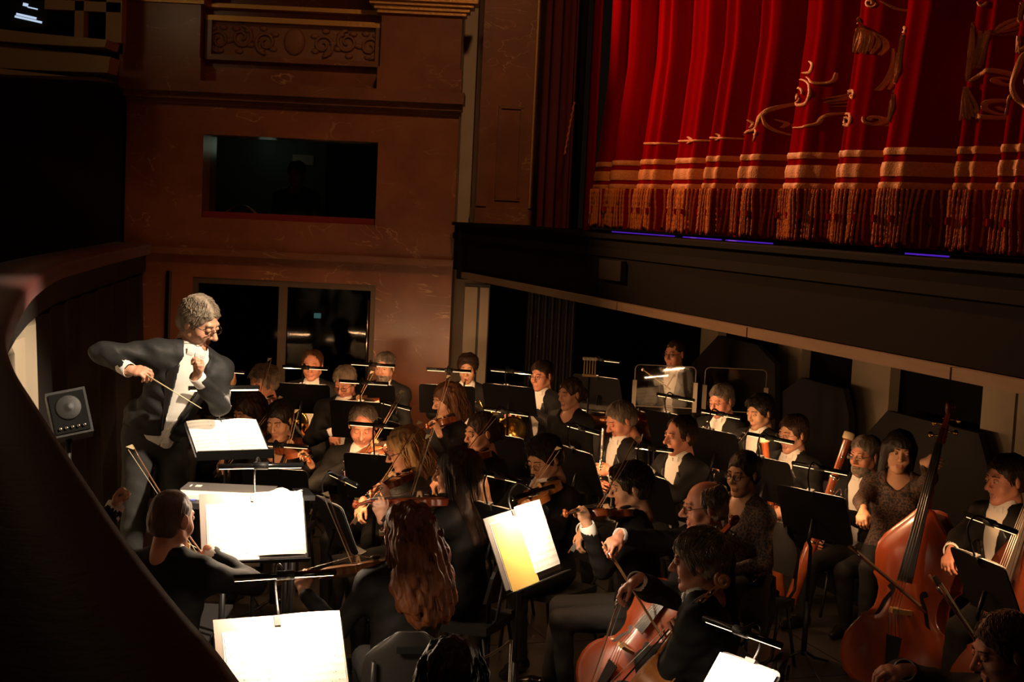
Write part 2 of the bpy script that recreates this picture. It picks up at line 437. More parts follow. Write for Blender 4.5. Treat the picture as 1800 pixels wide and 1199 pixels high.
# ---------------------------------------------------------------- signed-distance sculpting
def V3(p): return np.array([p[0], p[1], p[2]], dtype=np.float64)
class Sdf:
    def __init__(s): s.p = []; s.last_k = 0.02
    def cone(s, a, b, ra, rb, k=0.02, op='u', noise=None):
        a = V3(a); b = V3(b); r = max(ra, rb)
        lo = np.minimum(a, b) - r; hi = np.maximum(a, b) + r
        ab = b - a; l2 = max(ab @ ab, 1e-9)
        def fn(X, Y, Z):
            t = np.clip(((X - a[0]) * ab[0] + (Y - a[1]) * ab[1] + (Z - a[2]) * ab[2]) / l2, 0, 1)
            return np.sqrt((X - a[0] - t * ab[0]) ** 2 + (Y - a[1] - t * ab[1]) ** 2 + (Z - a[2] - t * ab[2]) ** 2) - (ra + (rb - ra) * t)
        s.p.append((op, fn, lo, hi, k)); return s
    def ell(s, c, r, k=0.02, op='u', rot=None):
        c = V3(c); r = V3(r); R = None if rot is None else np.array(rot)
        m = r.max(); lo = c - m; hi = c + m
        if R is None: lo = c - r; hi = c + r
        def fn(X, Y, Z):
            x, y, z = X - c[0], Y - c[1], Z - c[2]
            if R is not None:
                x, y, z = (R[0, 0] * x + R[1, 0] * y + R[2, 0] * z, R[0, 1] * x + R[1, 1] * y + R[2, 1] * z, R[0, 2] * x + R[1, 2] * y + R[2, 2] * z)
            k0 = np.sqrt((x / r[0]) ** 2 + (y / r[1]) ** 2 + (z / r[2]) ** 2)
            k1 = np.sqrt((x / r[0] ** 2) ** 2 + (y / r[1] ** 2) ** 2 + (z / r[2] ** 2) ** 2) + 1e-9
            return k0 * (k0 - 1.0) / k1
        s.p.append((op, fn, lo, hi, k)); return s
    def fn(s, f, lo, hi, k=0.01, op='s'):
        s.p.append((op, f, V3(lo), V3(hi), k)); return s
    def mesh(s, res, disp=None):
        us = [p for p in s.p if p[0] == 'u']
        lo = np.min([p[2] for p in us], axis=0) - 3 * res - 0.01
        hi = np.max([p[3] for p in us], axis=0) + 3 * res + 0.01
        n = np.ceil((hi - lo) / res).astype(int) + 1
        ax = [lo[i] + res * np.arange(n[i]) for i in range(3)]
        Fd = np.full(n, 0.3)
        for op, f, l, h, k in s.p:
            pad = k + 2.5 * res + 0.004
            i0 = np.clip(np.floor((l - pad - lo) / res).astype(int), 0, n - 1)
            i1 = np.clip(np.ceil((h + pad - lo) / res).astype(int) + 1, 1, n)
            if np.any(i1 <= i0): continue
            sl = tuple(slice(i0[q], i1[q]) for q in range(3))
            X, Y, Z = np.meshgrid(ax[0][sl[0]], ax[1][sl[1]], ax[2][sl[2]], indexing='ij', sparse=True)
            d = f(X, Y, Z)
            a = Fd[sl]
            if op == 'u':
                hh = np.clip(0.5 + 0.5 * (a - d) / k, 0, 1)
                Fd[sl] = a * (1 - hh) + d * hh - k * hh * (1 - hh)
            else:
                d = -d if op == 's' else d
                hh = np.clip(0.5 - 0.5 * (a - d) / k, 0, 1)
                Fd[sl] = a * (1 - hh) + d * hh + k * hh * (1 - hh)
        if disp is not None:
            X, Y, Z = np.meshgrid(*ax, indexing='ij', sparse=True)
            Fd = Fd + disp(X, Y, Z)
        return surface_nets(Fd, lo, res)

def surface_nets(Fd, lo, res):
    S = Fd < 0
    nx, ny, nz = Fd.shape
    c = np.zeros((nx - 1, ny - 1, nz - 1), dtype=np.int8)
    for i in (0, 1):
        for j in (0, 1):
            for k in (0, 1):
                c += S[i:nx - 1 + i, j:ny - 1 + j, k:nz - 1 + k]
    ii, jj, kk = np.nonzero((c > 0) & (c < 8))
    N = len(ii)
    if N == 0: return np.zeros((0, 3)), np.zeros((0, 4), int)
    acc = np.zeros((N, 3)); cnt = np.zeros(N)
    corners = [(i, j, k) for i in (0, 1) for j in (0, 1) for k in (0, 1)]
    for a in corners:
        for ax in range(3):
            if a[ax] == 1: continue
            b = list(a); b[ax] = 1
            fa = Fd[ii + a[0], jj + a[1], kk + a[2]]; fb = Fd[ii + b[0], jj + b[1], kk + b[2]]
            mk = (fa < 0) != (fb < 0)
            t = np.where(mk, fa / np.where(mk, fa - fb, 1), 0)
            p = np.tile(np.array(a, float), (N, 1)); p[:, ax] = t
            acc[mk] += p[mk]; cnt[mk] += 1
    v = np.stack([ii, jj, kk], 1) + acc / cnt[:, None]
    idx = np.full(c.shape, -1, dtype=np.int64)
    idx[ii, jj, kk] = np.arange(N)
    quads = []
    for ax in range(3):
        a = [slice(None)] * 3; b = [slice(None)] * 3
        o1, o2 = (ax + 1) % 3, (ax + 2) % 3
        a[ax] = slice(0, -1); b[ax] = slice(1, None)
        for o in (o1, o2): a[o] = slice(1, -1); b[o] = slice(1, -1)
        sa, sb = S[tuple(a)], S[tuple(b)]
        e = np.stack(np.nonzero(sa != sb), 1)
        if len(e) == 0: continue
        fl = sa[tuple(e.T)]
        e = e.copy(); e[:, o1] += 1; e[:, o2] += 1
        def cell(d1, d2):
            q = e.copy(); q[:, o1] -= d1; q[:, o2] -= d2
            return idx[q[:, 0], q[:, 1], q[:, 2]]
        q = np.stack([cell(1, 1), cell(0, 1), cell(0, 0), cell(1, 0)], 1)
        q[~fl] = q[~fl][:, ::-1]
        quads.append(q)
    q = np.concatenate(quads)
    q = q[(q >= 0).all(1)]
    return v * res + lo, q

def np_mesh(name, parts, smooth=True):
    """parts: list of (verts, quads, material index)"""
    vs = np.concatenate([p[0] for p in parts]); off = 0; fs = []; mi = []
    for p in parts:
        fs.append(p[1] + off); off += len(p[0])
        mi.append(np.broadcast_to(np.asarray(p[2]), (len(p[1]),)))
    fs = np.concatenate(fs); mi = np.concatenate(mi)
    me = bpy.data.meshes.new(name)
    me.vertices.add(len(vs)); me.vertices.foreach_set('co', vs.astype(np.float32).ravel())
    me.loops.add(len(fs) * 4); me.loops.foreach_set('vertex_index', fs.astype(np.int32).ravel())
    me.polygons.add(len(fs))
    me.polygons.foreach_set('loop_start', np.arange(0, len(fs) * 4, 4, dtype=np.int32))
    me.polygons.foreach_set('loop_total', np.full(len(fs), 4, dtype=np.int32))
    me.polygons.foreach_set('use_smooth', np.full(len(fs), smooth))
    me.polygons.foreach_set('material_index', mi.astype(np.int32))
    me.update(calc_edges=True)
    me.validate()
    return me

def tx(m4, v):
    A = np.array(m4)
    return v @ A[:3, :3].T + A[:3, 3]
# ---------------------------------------------------------------- instruments
HALF = [(0, 0), (0.006, .09), (0.03, .17), (0.08, .235), (.14, .275), (.21, .291), (.28, .285), (.34, .258), (.385, .222), (.40, .224),
        (.415, .192), (.45, .165), (.50, .153), (.55, .156), (.595, .175), (.625, .203), (.64, .199), (.68, .205), (.74, .225), (.80, .235), (.86, .226),
        (.92, .188), (.965, .13), (.992, .06), (1, 0)]
HALF_BASS = [(0, 0), (0.004, .10), (0.03, .20), (0.08, .265), (.14, .298), (.20, .306), (.27, .296), (.33, .262), (.375, .228), (.388, .232),
             (.405, .198), (.44, .172), (.49, .162), (.54, .165), (.58, .184), (.61, .212), (.625, .206), (.67, .214), (.72, .222), (.77, .217), (.82, .192),
             (.87, .150), (.92, .105), (.965, .066), (.992, .045), (1, 0.0)]
KIND = {
    'violin': dict(L=.356, rib=.031, arch=.015, neck=.13, fb=.27, head=.105, bh=.034, fw=.042, nw=.024, half=HALF),
    'viola': dict(L=.405, rib=.037, arch=.017, neck=.15, fb=.31, head=.12, bh=.038, fw=.046, nw=.026, half=HALF),
    'cello': dict(L=.755, rib=.118, arch=.026, neck=.28, fb=.58, head=.20, bh=.092, fw=.064, nw=.032, half=HALF),
    'double_bass': dict(L=1.13, rib=.20, arch=.036, neck=.42, fb=.86, head=.27, bh=.16, fw=.09, nw=.044, half=HALF_BASS),
}
_inst_cache = {}
def fiddle_meshes(kind, varnish):
    key = (kind, varnish)
    if key in _inst_cache: return _inst_cache[key]
    K = KIND[kind]; L = K['L']; rib = K['rib']; arch = K['arch']; half = K['half']
    parts = []
    prof = [(w * L, t * L) for t, w in half]
    loop = prof + [(-w, t) for w, t in prof[-2:0:-1]]
    cen = Vector((0, 0, L * 0.5))
    def ring(sc, y):
        out = []
        for (x, z) in loop:
            zc = min(max(z, L * .2), L * .8)
            out.append(Vector((x * sc, y, zc + (z - zc) * sc)) if sc < 1 else Vector((x * sc, y, (z - L / 2) * sc + L / 2)))
        return out
    def plate(sgn, y0):
        m = MB(); rings = []
        for sc, a in ((1.035, 0), (1.035, .25), (0.97, .22), (0.86, .45), (0.65, .78), (0.38, .96), (0.12, 1.0)):
            rings.append(ring(sc, y0 + sgn * arch * a))
        n = len(loop); vs = [p for r in rings for p in r]; fs = []
        for i in range(len(rings) - 1):
            for k in range(n):
                k2 = (k + 1) % n
                q = (i * n + k, i * n + k2, (i + 1) * n + k2, (i + 1) * n + k)
                fs.append(q if sgn > 0 else q[::-1])
        m.add(vs, fs, True)
        q = tuple(range((len(rings) - 1) * n, len(rings) * n)); m.add([], [])
        m.f.append(q if sgn > 0 else q[::-1]); m.sm.append(True)
        q = tuple(range(n)); m.f.append(q[::-1] if sgn > 0 else q); m.sm.append(False)
        return m
    # front faces -Y
    m = MB(); n = len(loop)
    a = ring(1.0, 0); b = ring(1.0, rib)
    m.add(a + b, [(i, (i + 1) % n, (i + 1) % n + n, i + n) for i in range(n)], True)
    parts.append(('ribs', m.mesh('ribs'), varnish))
    parts.append(('belly', plate(-1, 0.0).mesh('belly'), varnish))
    parts.append(('back_plate', plate(1, rib).mesh('back_plate'), varnish))
    # neck, pegbox and scroll
    m = MB(); nl = K['neck']; hd = K['head']; nw = K['nw']
    y0 = -arch * .35
    m.tube([(0, y0 + nw * .55, L - .01), (0, y0 + nw * .25, L + nl * .15), (0, y0 + nw * .2, L + nl)], [nw * .62, nw * .5, nw * .45], 8)
    top = L + nl
    bend = .28
    m.hexa([Vector((-nw * .5, y0 - .002, top)), Vector((nw * .5, y0 - .002, top)), Vector((nw * .5, y0 + nw * .8, top)), Vector((-nw * .5, y0 + nw * .8, top))],
           [Vector((-nw * .33, y0 + hd * bend * .6, top + hd * .72)), Vector((nw * .33, y0 + hd * bend * .6, top + hd * .72)), Vector((nw * .33, y0 + hd * bend * .6 + nw * .6, top + hd * .72)), Vector((-nw * .33, y0 + hd * bend * .6 + nw * .6, top + hd * .72))])
    sc_c = Vector((0, y0 + hd * .22, top + hd * .86)); R = hd * .17
    sp = [sc_c + Vector((0, -math.cos(t) * R * (1 - t / 14), math.sin(t) * R * (1 - t / 14))) for t in [math.pi * 1.9 - i * .35 for i in range(0, 26)] if t > -3.5]
    sp = []
    for i in range(30):
        t = 3.6 - i * .38
        rr = R * (1 - i / 34.0)
        sp.append(sc_c + Vector((0, math.cos(t) * rr, -math.sin(t) * rr)))
    m.tube(sp, [nw * .36] * 24 + [nw * .4] * 6, 6)
    m.tube([sc_c + Vector((-nw * .62, 0, 0)), sc_c + Vector((nw * .62, 0, 0))], R * .32, 8)
    parts.append(('neck', m.mesh('neck'), varnish))
    m = MB()
    fl = K['fb']; fw = K['fw']; th = nw * .22
    zt = top; zb = top - fl
    yb = -K['bh'] * .72; yt = y0 - th
    m.hexa([Vector((-fw / 2, yb, zb)), Vector((fw / 2, yb, zb)), Vector((fw / 2, yb + th, zb)), Vector((-fw / 2, yb + th, zb))],
           [Vector((-nw / 2, yt, zt)), Vector((nw / 2, yt, zt)), Vector((nw / 2, yt + th, zt)), Vector((-nw / 2, yt + th, zt))])
    parts.append(('fingerboard', m.mesh('fingerboard'), 'ebony'))
    m = MB(); tl = L * .30
    ytp = -arch - K['bh'] * .45
    m.hexa([Vector((-fw * .28, -arch * .6, L * .02)), Vector((fw * .28, -arch * .6, L * .02)), Vector((fw * .28, -arch * .6 + th, L * .02)), Vector((-fw * .28, -arch * .6 + th, L * .02))],
           [Vector((-fw * .52, ytp, L * .02 + tl)), Vector((fw * .52, ytp, L * .02 + tl)), Vector((fw * .52, ytp + th, L * .02 + tl)), Vector((-fw * .52, ytp + th, L * .02 + tl))])
    parts.append(('tailpiece', m.mesh('tailpiece'), 'ebony'))
    m = MB(); bz = L * .455; bw = fw * .55; bh = K['bh']; bt = bh * .09
    poly = [(-bw * 1.15, -arch), (-bw * .55, -arch), (-bw * .3, -arch - bh * .3), (bw * .3, -arch - bh * .3), (bw * .55, -arch), (bw * 1.15, -arch), (bw * 1.0, -arch - bh * .5), (bw * .62, -arch - bh * .95), (0, -arch - bh * 1.06), (-bw * .62, -arch - bh * .95), (-bw, -arch - bh * .5)]
    poly = poly[::-1]
    m.prism([Vector((x, y, bz - bt)) for x, y in poly], (0, 0, 2 * bt))
    parts.append(('bridge', m.mesh('bridge'), 'maple'))
    sr = {'violin': .0007, 'viola': .0008, 'cello': .0013, 'double_bass': .0021}[kind]
    for q in range(4):
        m = MB(); f = (q - 1.5) / 1.5
        m.tube([(f * fw * .4, ytp - .001, L * .02 + tl), (f * bw * .6, -arch - bh * 1.0, bz), (f * nw * .36, yt - sr * 2, zt), (f * nw * .2, yt + hd * .1, zt + hd * .35)], sr, 5)
        parts.append(('string', m.mesh('string'), 'string'))
    # f-holes
    for sgn in (-1, 1):
        m = MB()
        fx = lambda x: sgn * x * L
        pts = [(.105, .555), (.088, .575), (.078, .555), (.088, .53), (.112, .49), (.125, .455), (.14, .41), (.165, .37), (.182, .345), (.175, .325), (.155, .335)]
        pts = bezier([Vector((fx(x), 0, z * L)) for x, z in pts], 26)
        out = []
        for p in pts:
            e = min(1.0, abs(p.x) / (.2 * L))
            out.append(Vector((p.x, -arch * (1.0 - .75 * e ** 2) - .0012 * L / .356, p.z)))
        w = [.007 * L * (2.0 if (i < 3 or i > 22) else (1.0 + .5 * math.sin(math.pi * i / 25))) for i in range(26)]
        rows = []
        for i, p in enumerate(out):
            d = (out[min(i + 1, 25)] - out[max(i - 1, 0)]); d.y = 0
            if d.length < 1e-9: d = Vector((0, 0, 1))
            d.normalize(); s_ = Vector((d.z, 0, -d.x))
            rows.append([p - s_ * w[i], p + s_ * w[i]])
        m.slab(rows, (0, .0008, 0))
        parts.append(('f_hole', m.mesh('f_hole'), 'ebony'))
    for q in range(4):
        m = MB(); sgn = 1 if q % 2 else -1
        z = top + hd * (.16 + .14 * q)
        yy = y0 + nw * .3 + hd * bend * .6 * (z - top) / (hd * .72)
        m.tube([(-sgn * nw * .7, yy, z), (sgn * nw * 1.3, yy, z)], nw * .13, 6)
        m.sphere((sgn * nw * 1.65, yy, z), nw * .42, 8, (1, .45, 1))
        parts.append(('peg', m.mesh('peg'), 'ebony' if kind != 'double_bass' else 'brass'))
    if kind in ('violin', 'viola'):
        m = MB(); m.sphere((-.055 * L / .356, -arch - .010, .05 * L / .356), .032, 10, (1.1, .35, .9))
        parts.append(('chin_rest', m.mesh('chin_rest'), 'ebony'))
    else:
        m = MB(); e = .30 if kind == 'cello' else .14
        m.tube([(0, rib * .5, .03), (0, rib * .5, -e)], .006 if kind == 'cello' else .009, 8)
        m.sphere((0, rib * .5, -.008), .018 if kind == 'cello' else .028, 8)
        parts.append(('endpin', m.mesh('endpin'), 'chrome'))
    for nme, me, mm in parts: me.materials.append(M[mm])
    _inst_cache[key] = parts
    return parts

def frame(origin, u, n):
    """X width, -Y front normal n, Z = u"""
    u = Vector(u).normalized(); n = Vector(n); n = (n - u * n.dot(u)).normalized()
    Y = -n; X = Y.cross(u)
    m = Matrix((X, Y, u)).transposed().to_4x4()
    m.translation = Vector(origin)
    return m

def make_fiddle(kind, varnish, origin, u, n, label, group=None):
    mw = frame(origin, u, n)
    root = empty(kind, label=label, cat={'double_bass': 'double bass'}.get(kind, kind), group=group)
    root.matrix_world = mw
    for nme, me, mm in fiddle_meshes(kind, varnish):
        o = bpy.data.objects.new(nme, me); COL.objects.link(o); o.parent = root
    return root, mw

def make_bow(frog, tip, up, label, big=False):
    """frog and tip in world; up = side of the stick"""
    frog = Vector(frog); tip = Vector(tip); L = (tip - frog).length
    key = ('bow', big)
    if key not in _inst_cache:
        Lb = 0.74; k = 1.5 if big else 1.0; ps = []
        m = MB(); pts = [(0, -.020 * k + .010 * math.sin(math.pi * i / 12), Lb * i / 12) for i in range(13)]
        pts = [(0, -.024 * k + .012 * math.sin(math.pi * i / 12) - .004 * (i == 12), Lb * i / 12) for i in range(13)]
        m.tube(pts, [.0048 * k - .0018 * i / 12 for i in range(13)], 7); ps.append(('stick', m.mesh('stick'), 'bow_wood'))
        m = MB(); m.box((0, 0, Lb * .53), (.010 * k, .0016, Lb * .92)); ps.append(('hair', m.mesh('hair'), 'horsehair'))
        m = MB(); m.box((0, -.012 * k, .045), (.011 * k, .024 * k, .05)); ps.append(('frog', m.mesh('frog'), 'ebony'))
        m = MB(); m.hexa([Vector((-.005, -.028 * k, Lb - .02)), Vector((.005, -.028 * k, Lb - .02)), Vector((.005, -.020 * k, Lb - .02)), Vector((-.005, -.020 * k, Lb - .02))],
                         [Vector((-.005, -.028 * k, Lb + .004)), Vector((.005, -.028 * k, Lb + .004)), Vector((.005, .003, Lb + .010)), Vector((-.005, .003, Lb + .010))])
        ps.append(('bow_tip', m.mesh('bow_tip'), 'ivory'))
        m = MB(); m.tube([(0, -.0235 * k, .07), (0, -.021 * k, .12)], .0062 * k, 7); ps.append(('grip', m.mesh('grip'), 'silver'))
        for nme, me, mm in ps: me.materials.append(M[mm])
        _inst_cache[key] = ps
    root = empty('bow', label=label, cat='bow')
    mw = frame(frog, tip - frog, up)
    root.matrix_world = mw @ Matrix.Diagonal((1, 1, L / .74, 1))
    for nme, me, mm in _inst_cache[key]:
        o = bpy.data.objects.new(nme, me); COL.objects.link(o); o.parent = root
    return root

def wind_tube(name, cat, a, b, label, kind):
    """straight woodwind from mouth end a to bell end b"""
    a = Vector(a); b = Vector(b); L = (b - a).length
    root = empty(name, label=label, cat=cat)
    root.matrix_world = frame(a, b - a, Vector((0, -.3, 1)) if abs((b - a).normalized().z) < .9 else Vector((0, -1, 0)))
    if kind == 'flute':
        m = MB(); m.lathe([(.0095, 0), (.0105, .01), (.0105, .20), (.012, .205), (.012, .22), (.0105, .225), (.0100, L)], (0, 0, 0), (0, 0, 1), 12); m.build('tube', 'silver', root)
        m = MB(); m.box((0, -.011, .14), (.016, .006, .026)); m.build('lip_plate', 'silver', root)
        body = 'silver'
    elif kind == 'clarinet':
        m = MB(); m.lathe([(.007, 0), (.011, .05), (.0135, .09), (.0135, L - .12), (.016, L - .11), (.018, L - .08), (.03, L - .01), (.032, L)], (0, 0, 0), (0, 0, 1), 14); m.build('tube', 'grenadilla', root)
        for z in (.09, .15, L * .52, L - .115):
            m = MB(); m.lathe([(.0135, z), (.0155, z + .001), (.0155, z + .012), (.0135, z + .013)], (0, 0, 0), (0, 0, 1), 12); m.build('ring', 'silver', root)
    elif kind == 'oboe':
        m = MB(); m.lathe([(.0025, 0), (.004, .05), (.008, .07), (.0105, .12), (.0125, L - .1), (.015, L - .08), (.019, L)], (0, 0, 0), (0, 0, 1), 12); m.build('tube', 'grenadilla', root)
        m = MB(); m.lathe([(.0042, 0), (.0045, .01), (.0028, .05)], (0, 0, -.06), (0, 0, 1), 8); m.build('reed', 'horsehair', root)
    elif kind == 'bassoon':
        # a = boot, b = bell
        m = MB(); m.lathe([(.036, 0), (.040, .01), (.040, .42), (.032, .44), (.027, .46), (.025, L - .36), (.029, L - .35), (.029, L - .31), (.023, L - .30), (.026, L - .06), (.033, L - .05)], (0, 0, 0), (0, 0, 1), 14); m.build('tube', 'bassoon_red', root)
        m = MB(); m.lathe([(.030, L - .05), (.037, L - .048), (.038, L - .008), (.034, L), (.022, L + .001), (.020, L - .02)], (0, 0, 0), (0, 0, 1), 18); m.build('bell_ring', 'ivory', root)
        m = MB(); m.lathe([(.0225, L - .005), (.0225, L + .0022)], (0, 0, 0), (0, 0, 1), 16); m.build('bore', 'ebony', root)
        m = MB(); m.tube([(.03, 0, .40), (.032, -.0, .72)], .017, 10); m.build('wing_joint', 'bassoon_red', root)
        m = MB(); m.tube(bezier([(.032, 0, .72), (.035, -.03, .80), (.03, -.12, .84), (.02, -.24, .80)], 14), [.004] * 14, 6); m.build('crook', 'silver', root)
        for z in (.43, L - .33):
            m = MB(); m.lathe([(.030, z), (.034, z + .003), (.034, z + .02), (.030, z + .022)], (0, 0, 0), (0, 0, 1), 14); m.build('ring', 'silver', root)
    nk = {'flute': 14, 'clarinet': 11, 'oboe': 12, 'bassoon': 9}[kind]
    r0 = {'flute': .012, 'clarinet': .0155, 'oboe': .012, 'bassoon': .028}[kind]
    for i in range(nk):
        z = L * (.34 + .58 * i / nk)
        m = MB(); m.lathe([(.0075, 0), (.0075, .003), (.005, .0045)], (0.003 * ((i % 2) * 2 - 1), -r0 - .001, z), (0, -1, 0), 8); m.build('key', 'silver', root)
    m = MB(); m.tube([(r0 * .75, -r0 * .75, L * .32), (r0 * .75, -r0 * .75, L * .93)], .0022, 5); m.build('key_rod', 'silver', root)
    return root

def make_horn(center, facing, right, label, bell=True):
    """french horn: coil disc in the plane spanned by right and up, bell opening along facing"""
    root = empty('french_horn', label=label, cat='french horn')
    c = Vector(center); fz = Vector(facing).normalized(); rx = Vector(right); rx = (rx - fz * rx.dot(fz)).normalized(); up = fz.cross(rx)
    root.matrix_world = Matrix.Translation(c) @ Matrix((rx, up, fz)).transposed().to_4x4()
    m = MB(); pts = []
    for i in range(60):
        t = i / 59 * 2 * math.pi * 2.3
        r = .145 - .03 * i / 59 + .006 * math.sin(3 * t)
        pts.append((math.cos(t) * r, math.sin(t) * r, .02 - .05 * i / 59))
    m.tube(pts, [.013 - .006 * i / 59 for i in range(60)], 8); m.build('coil', 'brass', root)
    m = MB(); pr = [(.013, -.24), (.017, -.18), (.026, -.11), (.045, -.06), (.085, -.022), (.125, -.004), (.152, 0), (.154, .003), (.150, .004), (.12, .0), (.08, -.018), (.04, -.055), (.02, -.11)]
    m.lathe(pr, (.05, -.07, .12), (.25, -.2, 1), 28); m.build('bell', 'brass', root)
    for k in range(3):
        m = MB(); m.lathe([(.017, -.02), (.017, .04), (.012, .045)], (-.03 + .04 * k, .02, .02), (0, .3, 1), 10); m.build('valve', 'brass', root)
    m = MB(); m.tube([(-.14, .03, 0), (-.2, .12, .0), (-.23, .19, .0)], [.006, .005, .010], 8); m.build('mouthpipe', 'brass', root)
    return root

def make_trumpet(mouth, direction, up, label, name='trumpet'):
    root = empty(name, label=label, cat=name)
    root.matrix_world = frame(mouth, direction, -Vector(up))
    m = MB(); m.lathe([(.012, -.0), (.005, .03), (.0055, .08), (.006, .45)], (0, 0, 0), (0, 0, 1), 10); m.build('lead_pipe', 'brass', root)
    m = MB(); m.lathe([(.006, .1), (.0065, .36), (.012, .42), (.028, .47), (.058, .5), (.061, .502), (.055, .5), (.02, .45)], (0, .045, 0), (0, 0, 1), 20); m.build('bell', 'brass', root)
    m = MB(); m.tube(bezier([(0, 0, .45), (0, .02, .475), (0, .05, .47), (0, .062, .44), (0, .06, .3), (0, .055, .14), (0, .05, .1), (0, .045, .12)], 30), .0055, 8); m.build('tuning_slide', 'brass', root)
    for k in range(3):
        m = MB(); m.lathe([(.0085, -.03), (.0085, .06), (.004, .062), (.003, .085), (.007, .087), (.007, .09)], (0, .045, .22 + .022 * k), (0, -1, 0), 10); m.build('valve', 'brass', root)
    return root
# ---------------------------------------------------------------- people
def head_sdf(kind):
    S = Sdf()
    w = {'m': 1.0, 'w': 1.06, 't': .95, 'f': .94, 'a': 1.03}[kind]
    jaw = {'m': 1.0, 'w': 1.12, 't': .92, 'f': .86, 'a': 1.0}[kind]
    nose = {'m': 1.0, 'w': 1.0, 't': 1.12, 'f': .8, 'a': .78}[kind]
    S.ell((0, .014, .036), (.076 * w, .097, .086), .02)
    S.ell((0, -.032, -.028), (.062 * w, .060, .086), .03)
    for s in (-1, 1):
        S.cone((s * .050 * w * jaw, .004, -.062), (s * .018, -.064, -.104), .020 * jaw, .018, .03)
        S.ell((s * .038 * w, -.060, -.036), (.026, .024, .028), .025)
        S.ell((s * .033, -.106, .006), (.017, .014, .0115), .014, 's')
        S.ell((s * .0785 * w, .012, -.004), (.009, .021, .034), .006, 'u', rot=np.array(Matrix.Rotation(s * .35, 3, 'Z')))
        S.ell((s * .013 * nose, -.103, -.034), (.009, .011, .008), .008)
    S.ell((0, -.078, -.108), (.022 * jaw, .018, .017), .02)
    S.cone((-.036, -.082, .029), (.036, -.082, .029), .0095, .0095, .016)
    S.cone((0, -.090, .018), (0, -.112 - .008 * nose, -.028), .0065, .0125 * nose, .012)
    S.cone((-.017, -.088, -.069), (.017, -.088, -.069), .0052, .0052, .006)
    S.cone((-.013, -.089, -.080), (.013, -.089, -.080), .006, .006, .006)
    S.cone((-.022, -.098, -.0745), (.022, -.098, -.0745), .002, .002, .004, 's')
    S.cone((0, .022, -.05), (0, .040, -.175), .051 * (w if kind != 'f' else .86), .054 * (w if kind != 'f' else .86), .03)
    return S
_head_cache = {}
def head_mesh(kind, res):
    if (kind, res) not in _head_cache:
        v, q = head_sdf(kind).mesh(res)
        c = v[q].mean(1)
        lip = (np.abs(c[:, 0]) < .023) & (c[:, 1] < -.083) & (c[:, 2] > -.086) & (c[:, 2] < -.064)
        _head_cache[(kind, res)] = (v, q, lip.astype(int))
    return _head_cache[(kind, res)]

def wob(amp, f, seed):
    r = np.random.RandomState(seed); ph = r.rand(9) * 6.28
    def d(X, Y, Z):
        return amp * (np.sin(f * X + ph[0] + .3 * f * Z) * np.sin(f * .9 * Y + ph[1]) * np.sin(f * .45 * Z + ph[2]) + .6 * np.sin(2.1 * f * X + ph[3] + 1.1 * f * Y) * np.sin(1.9 * f * Y + ph[4] + .6 * f * Z))
    return d

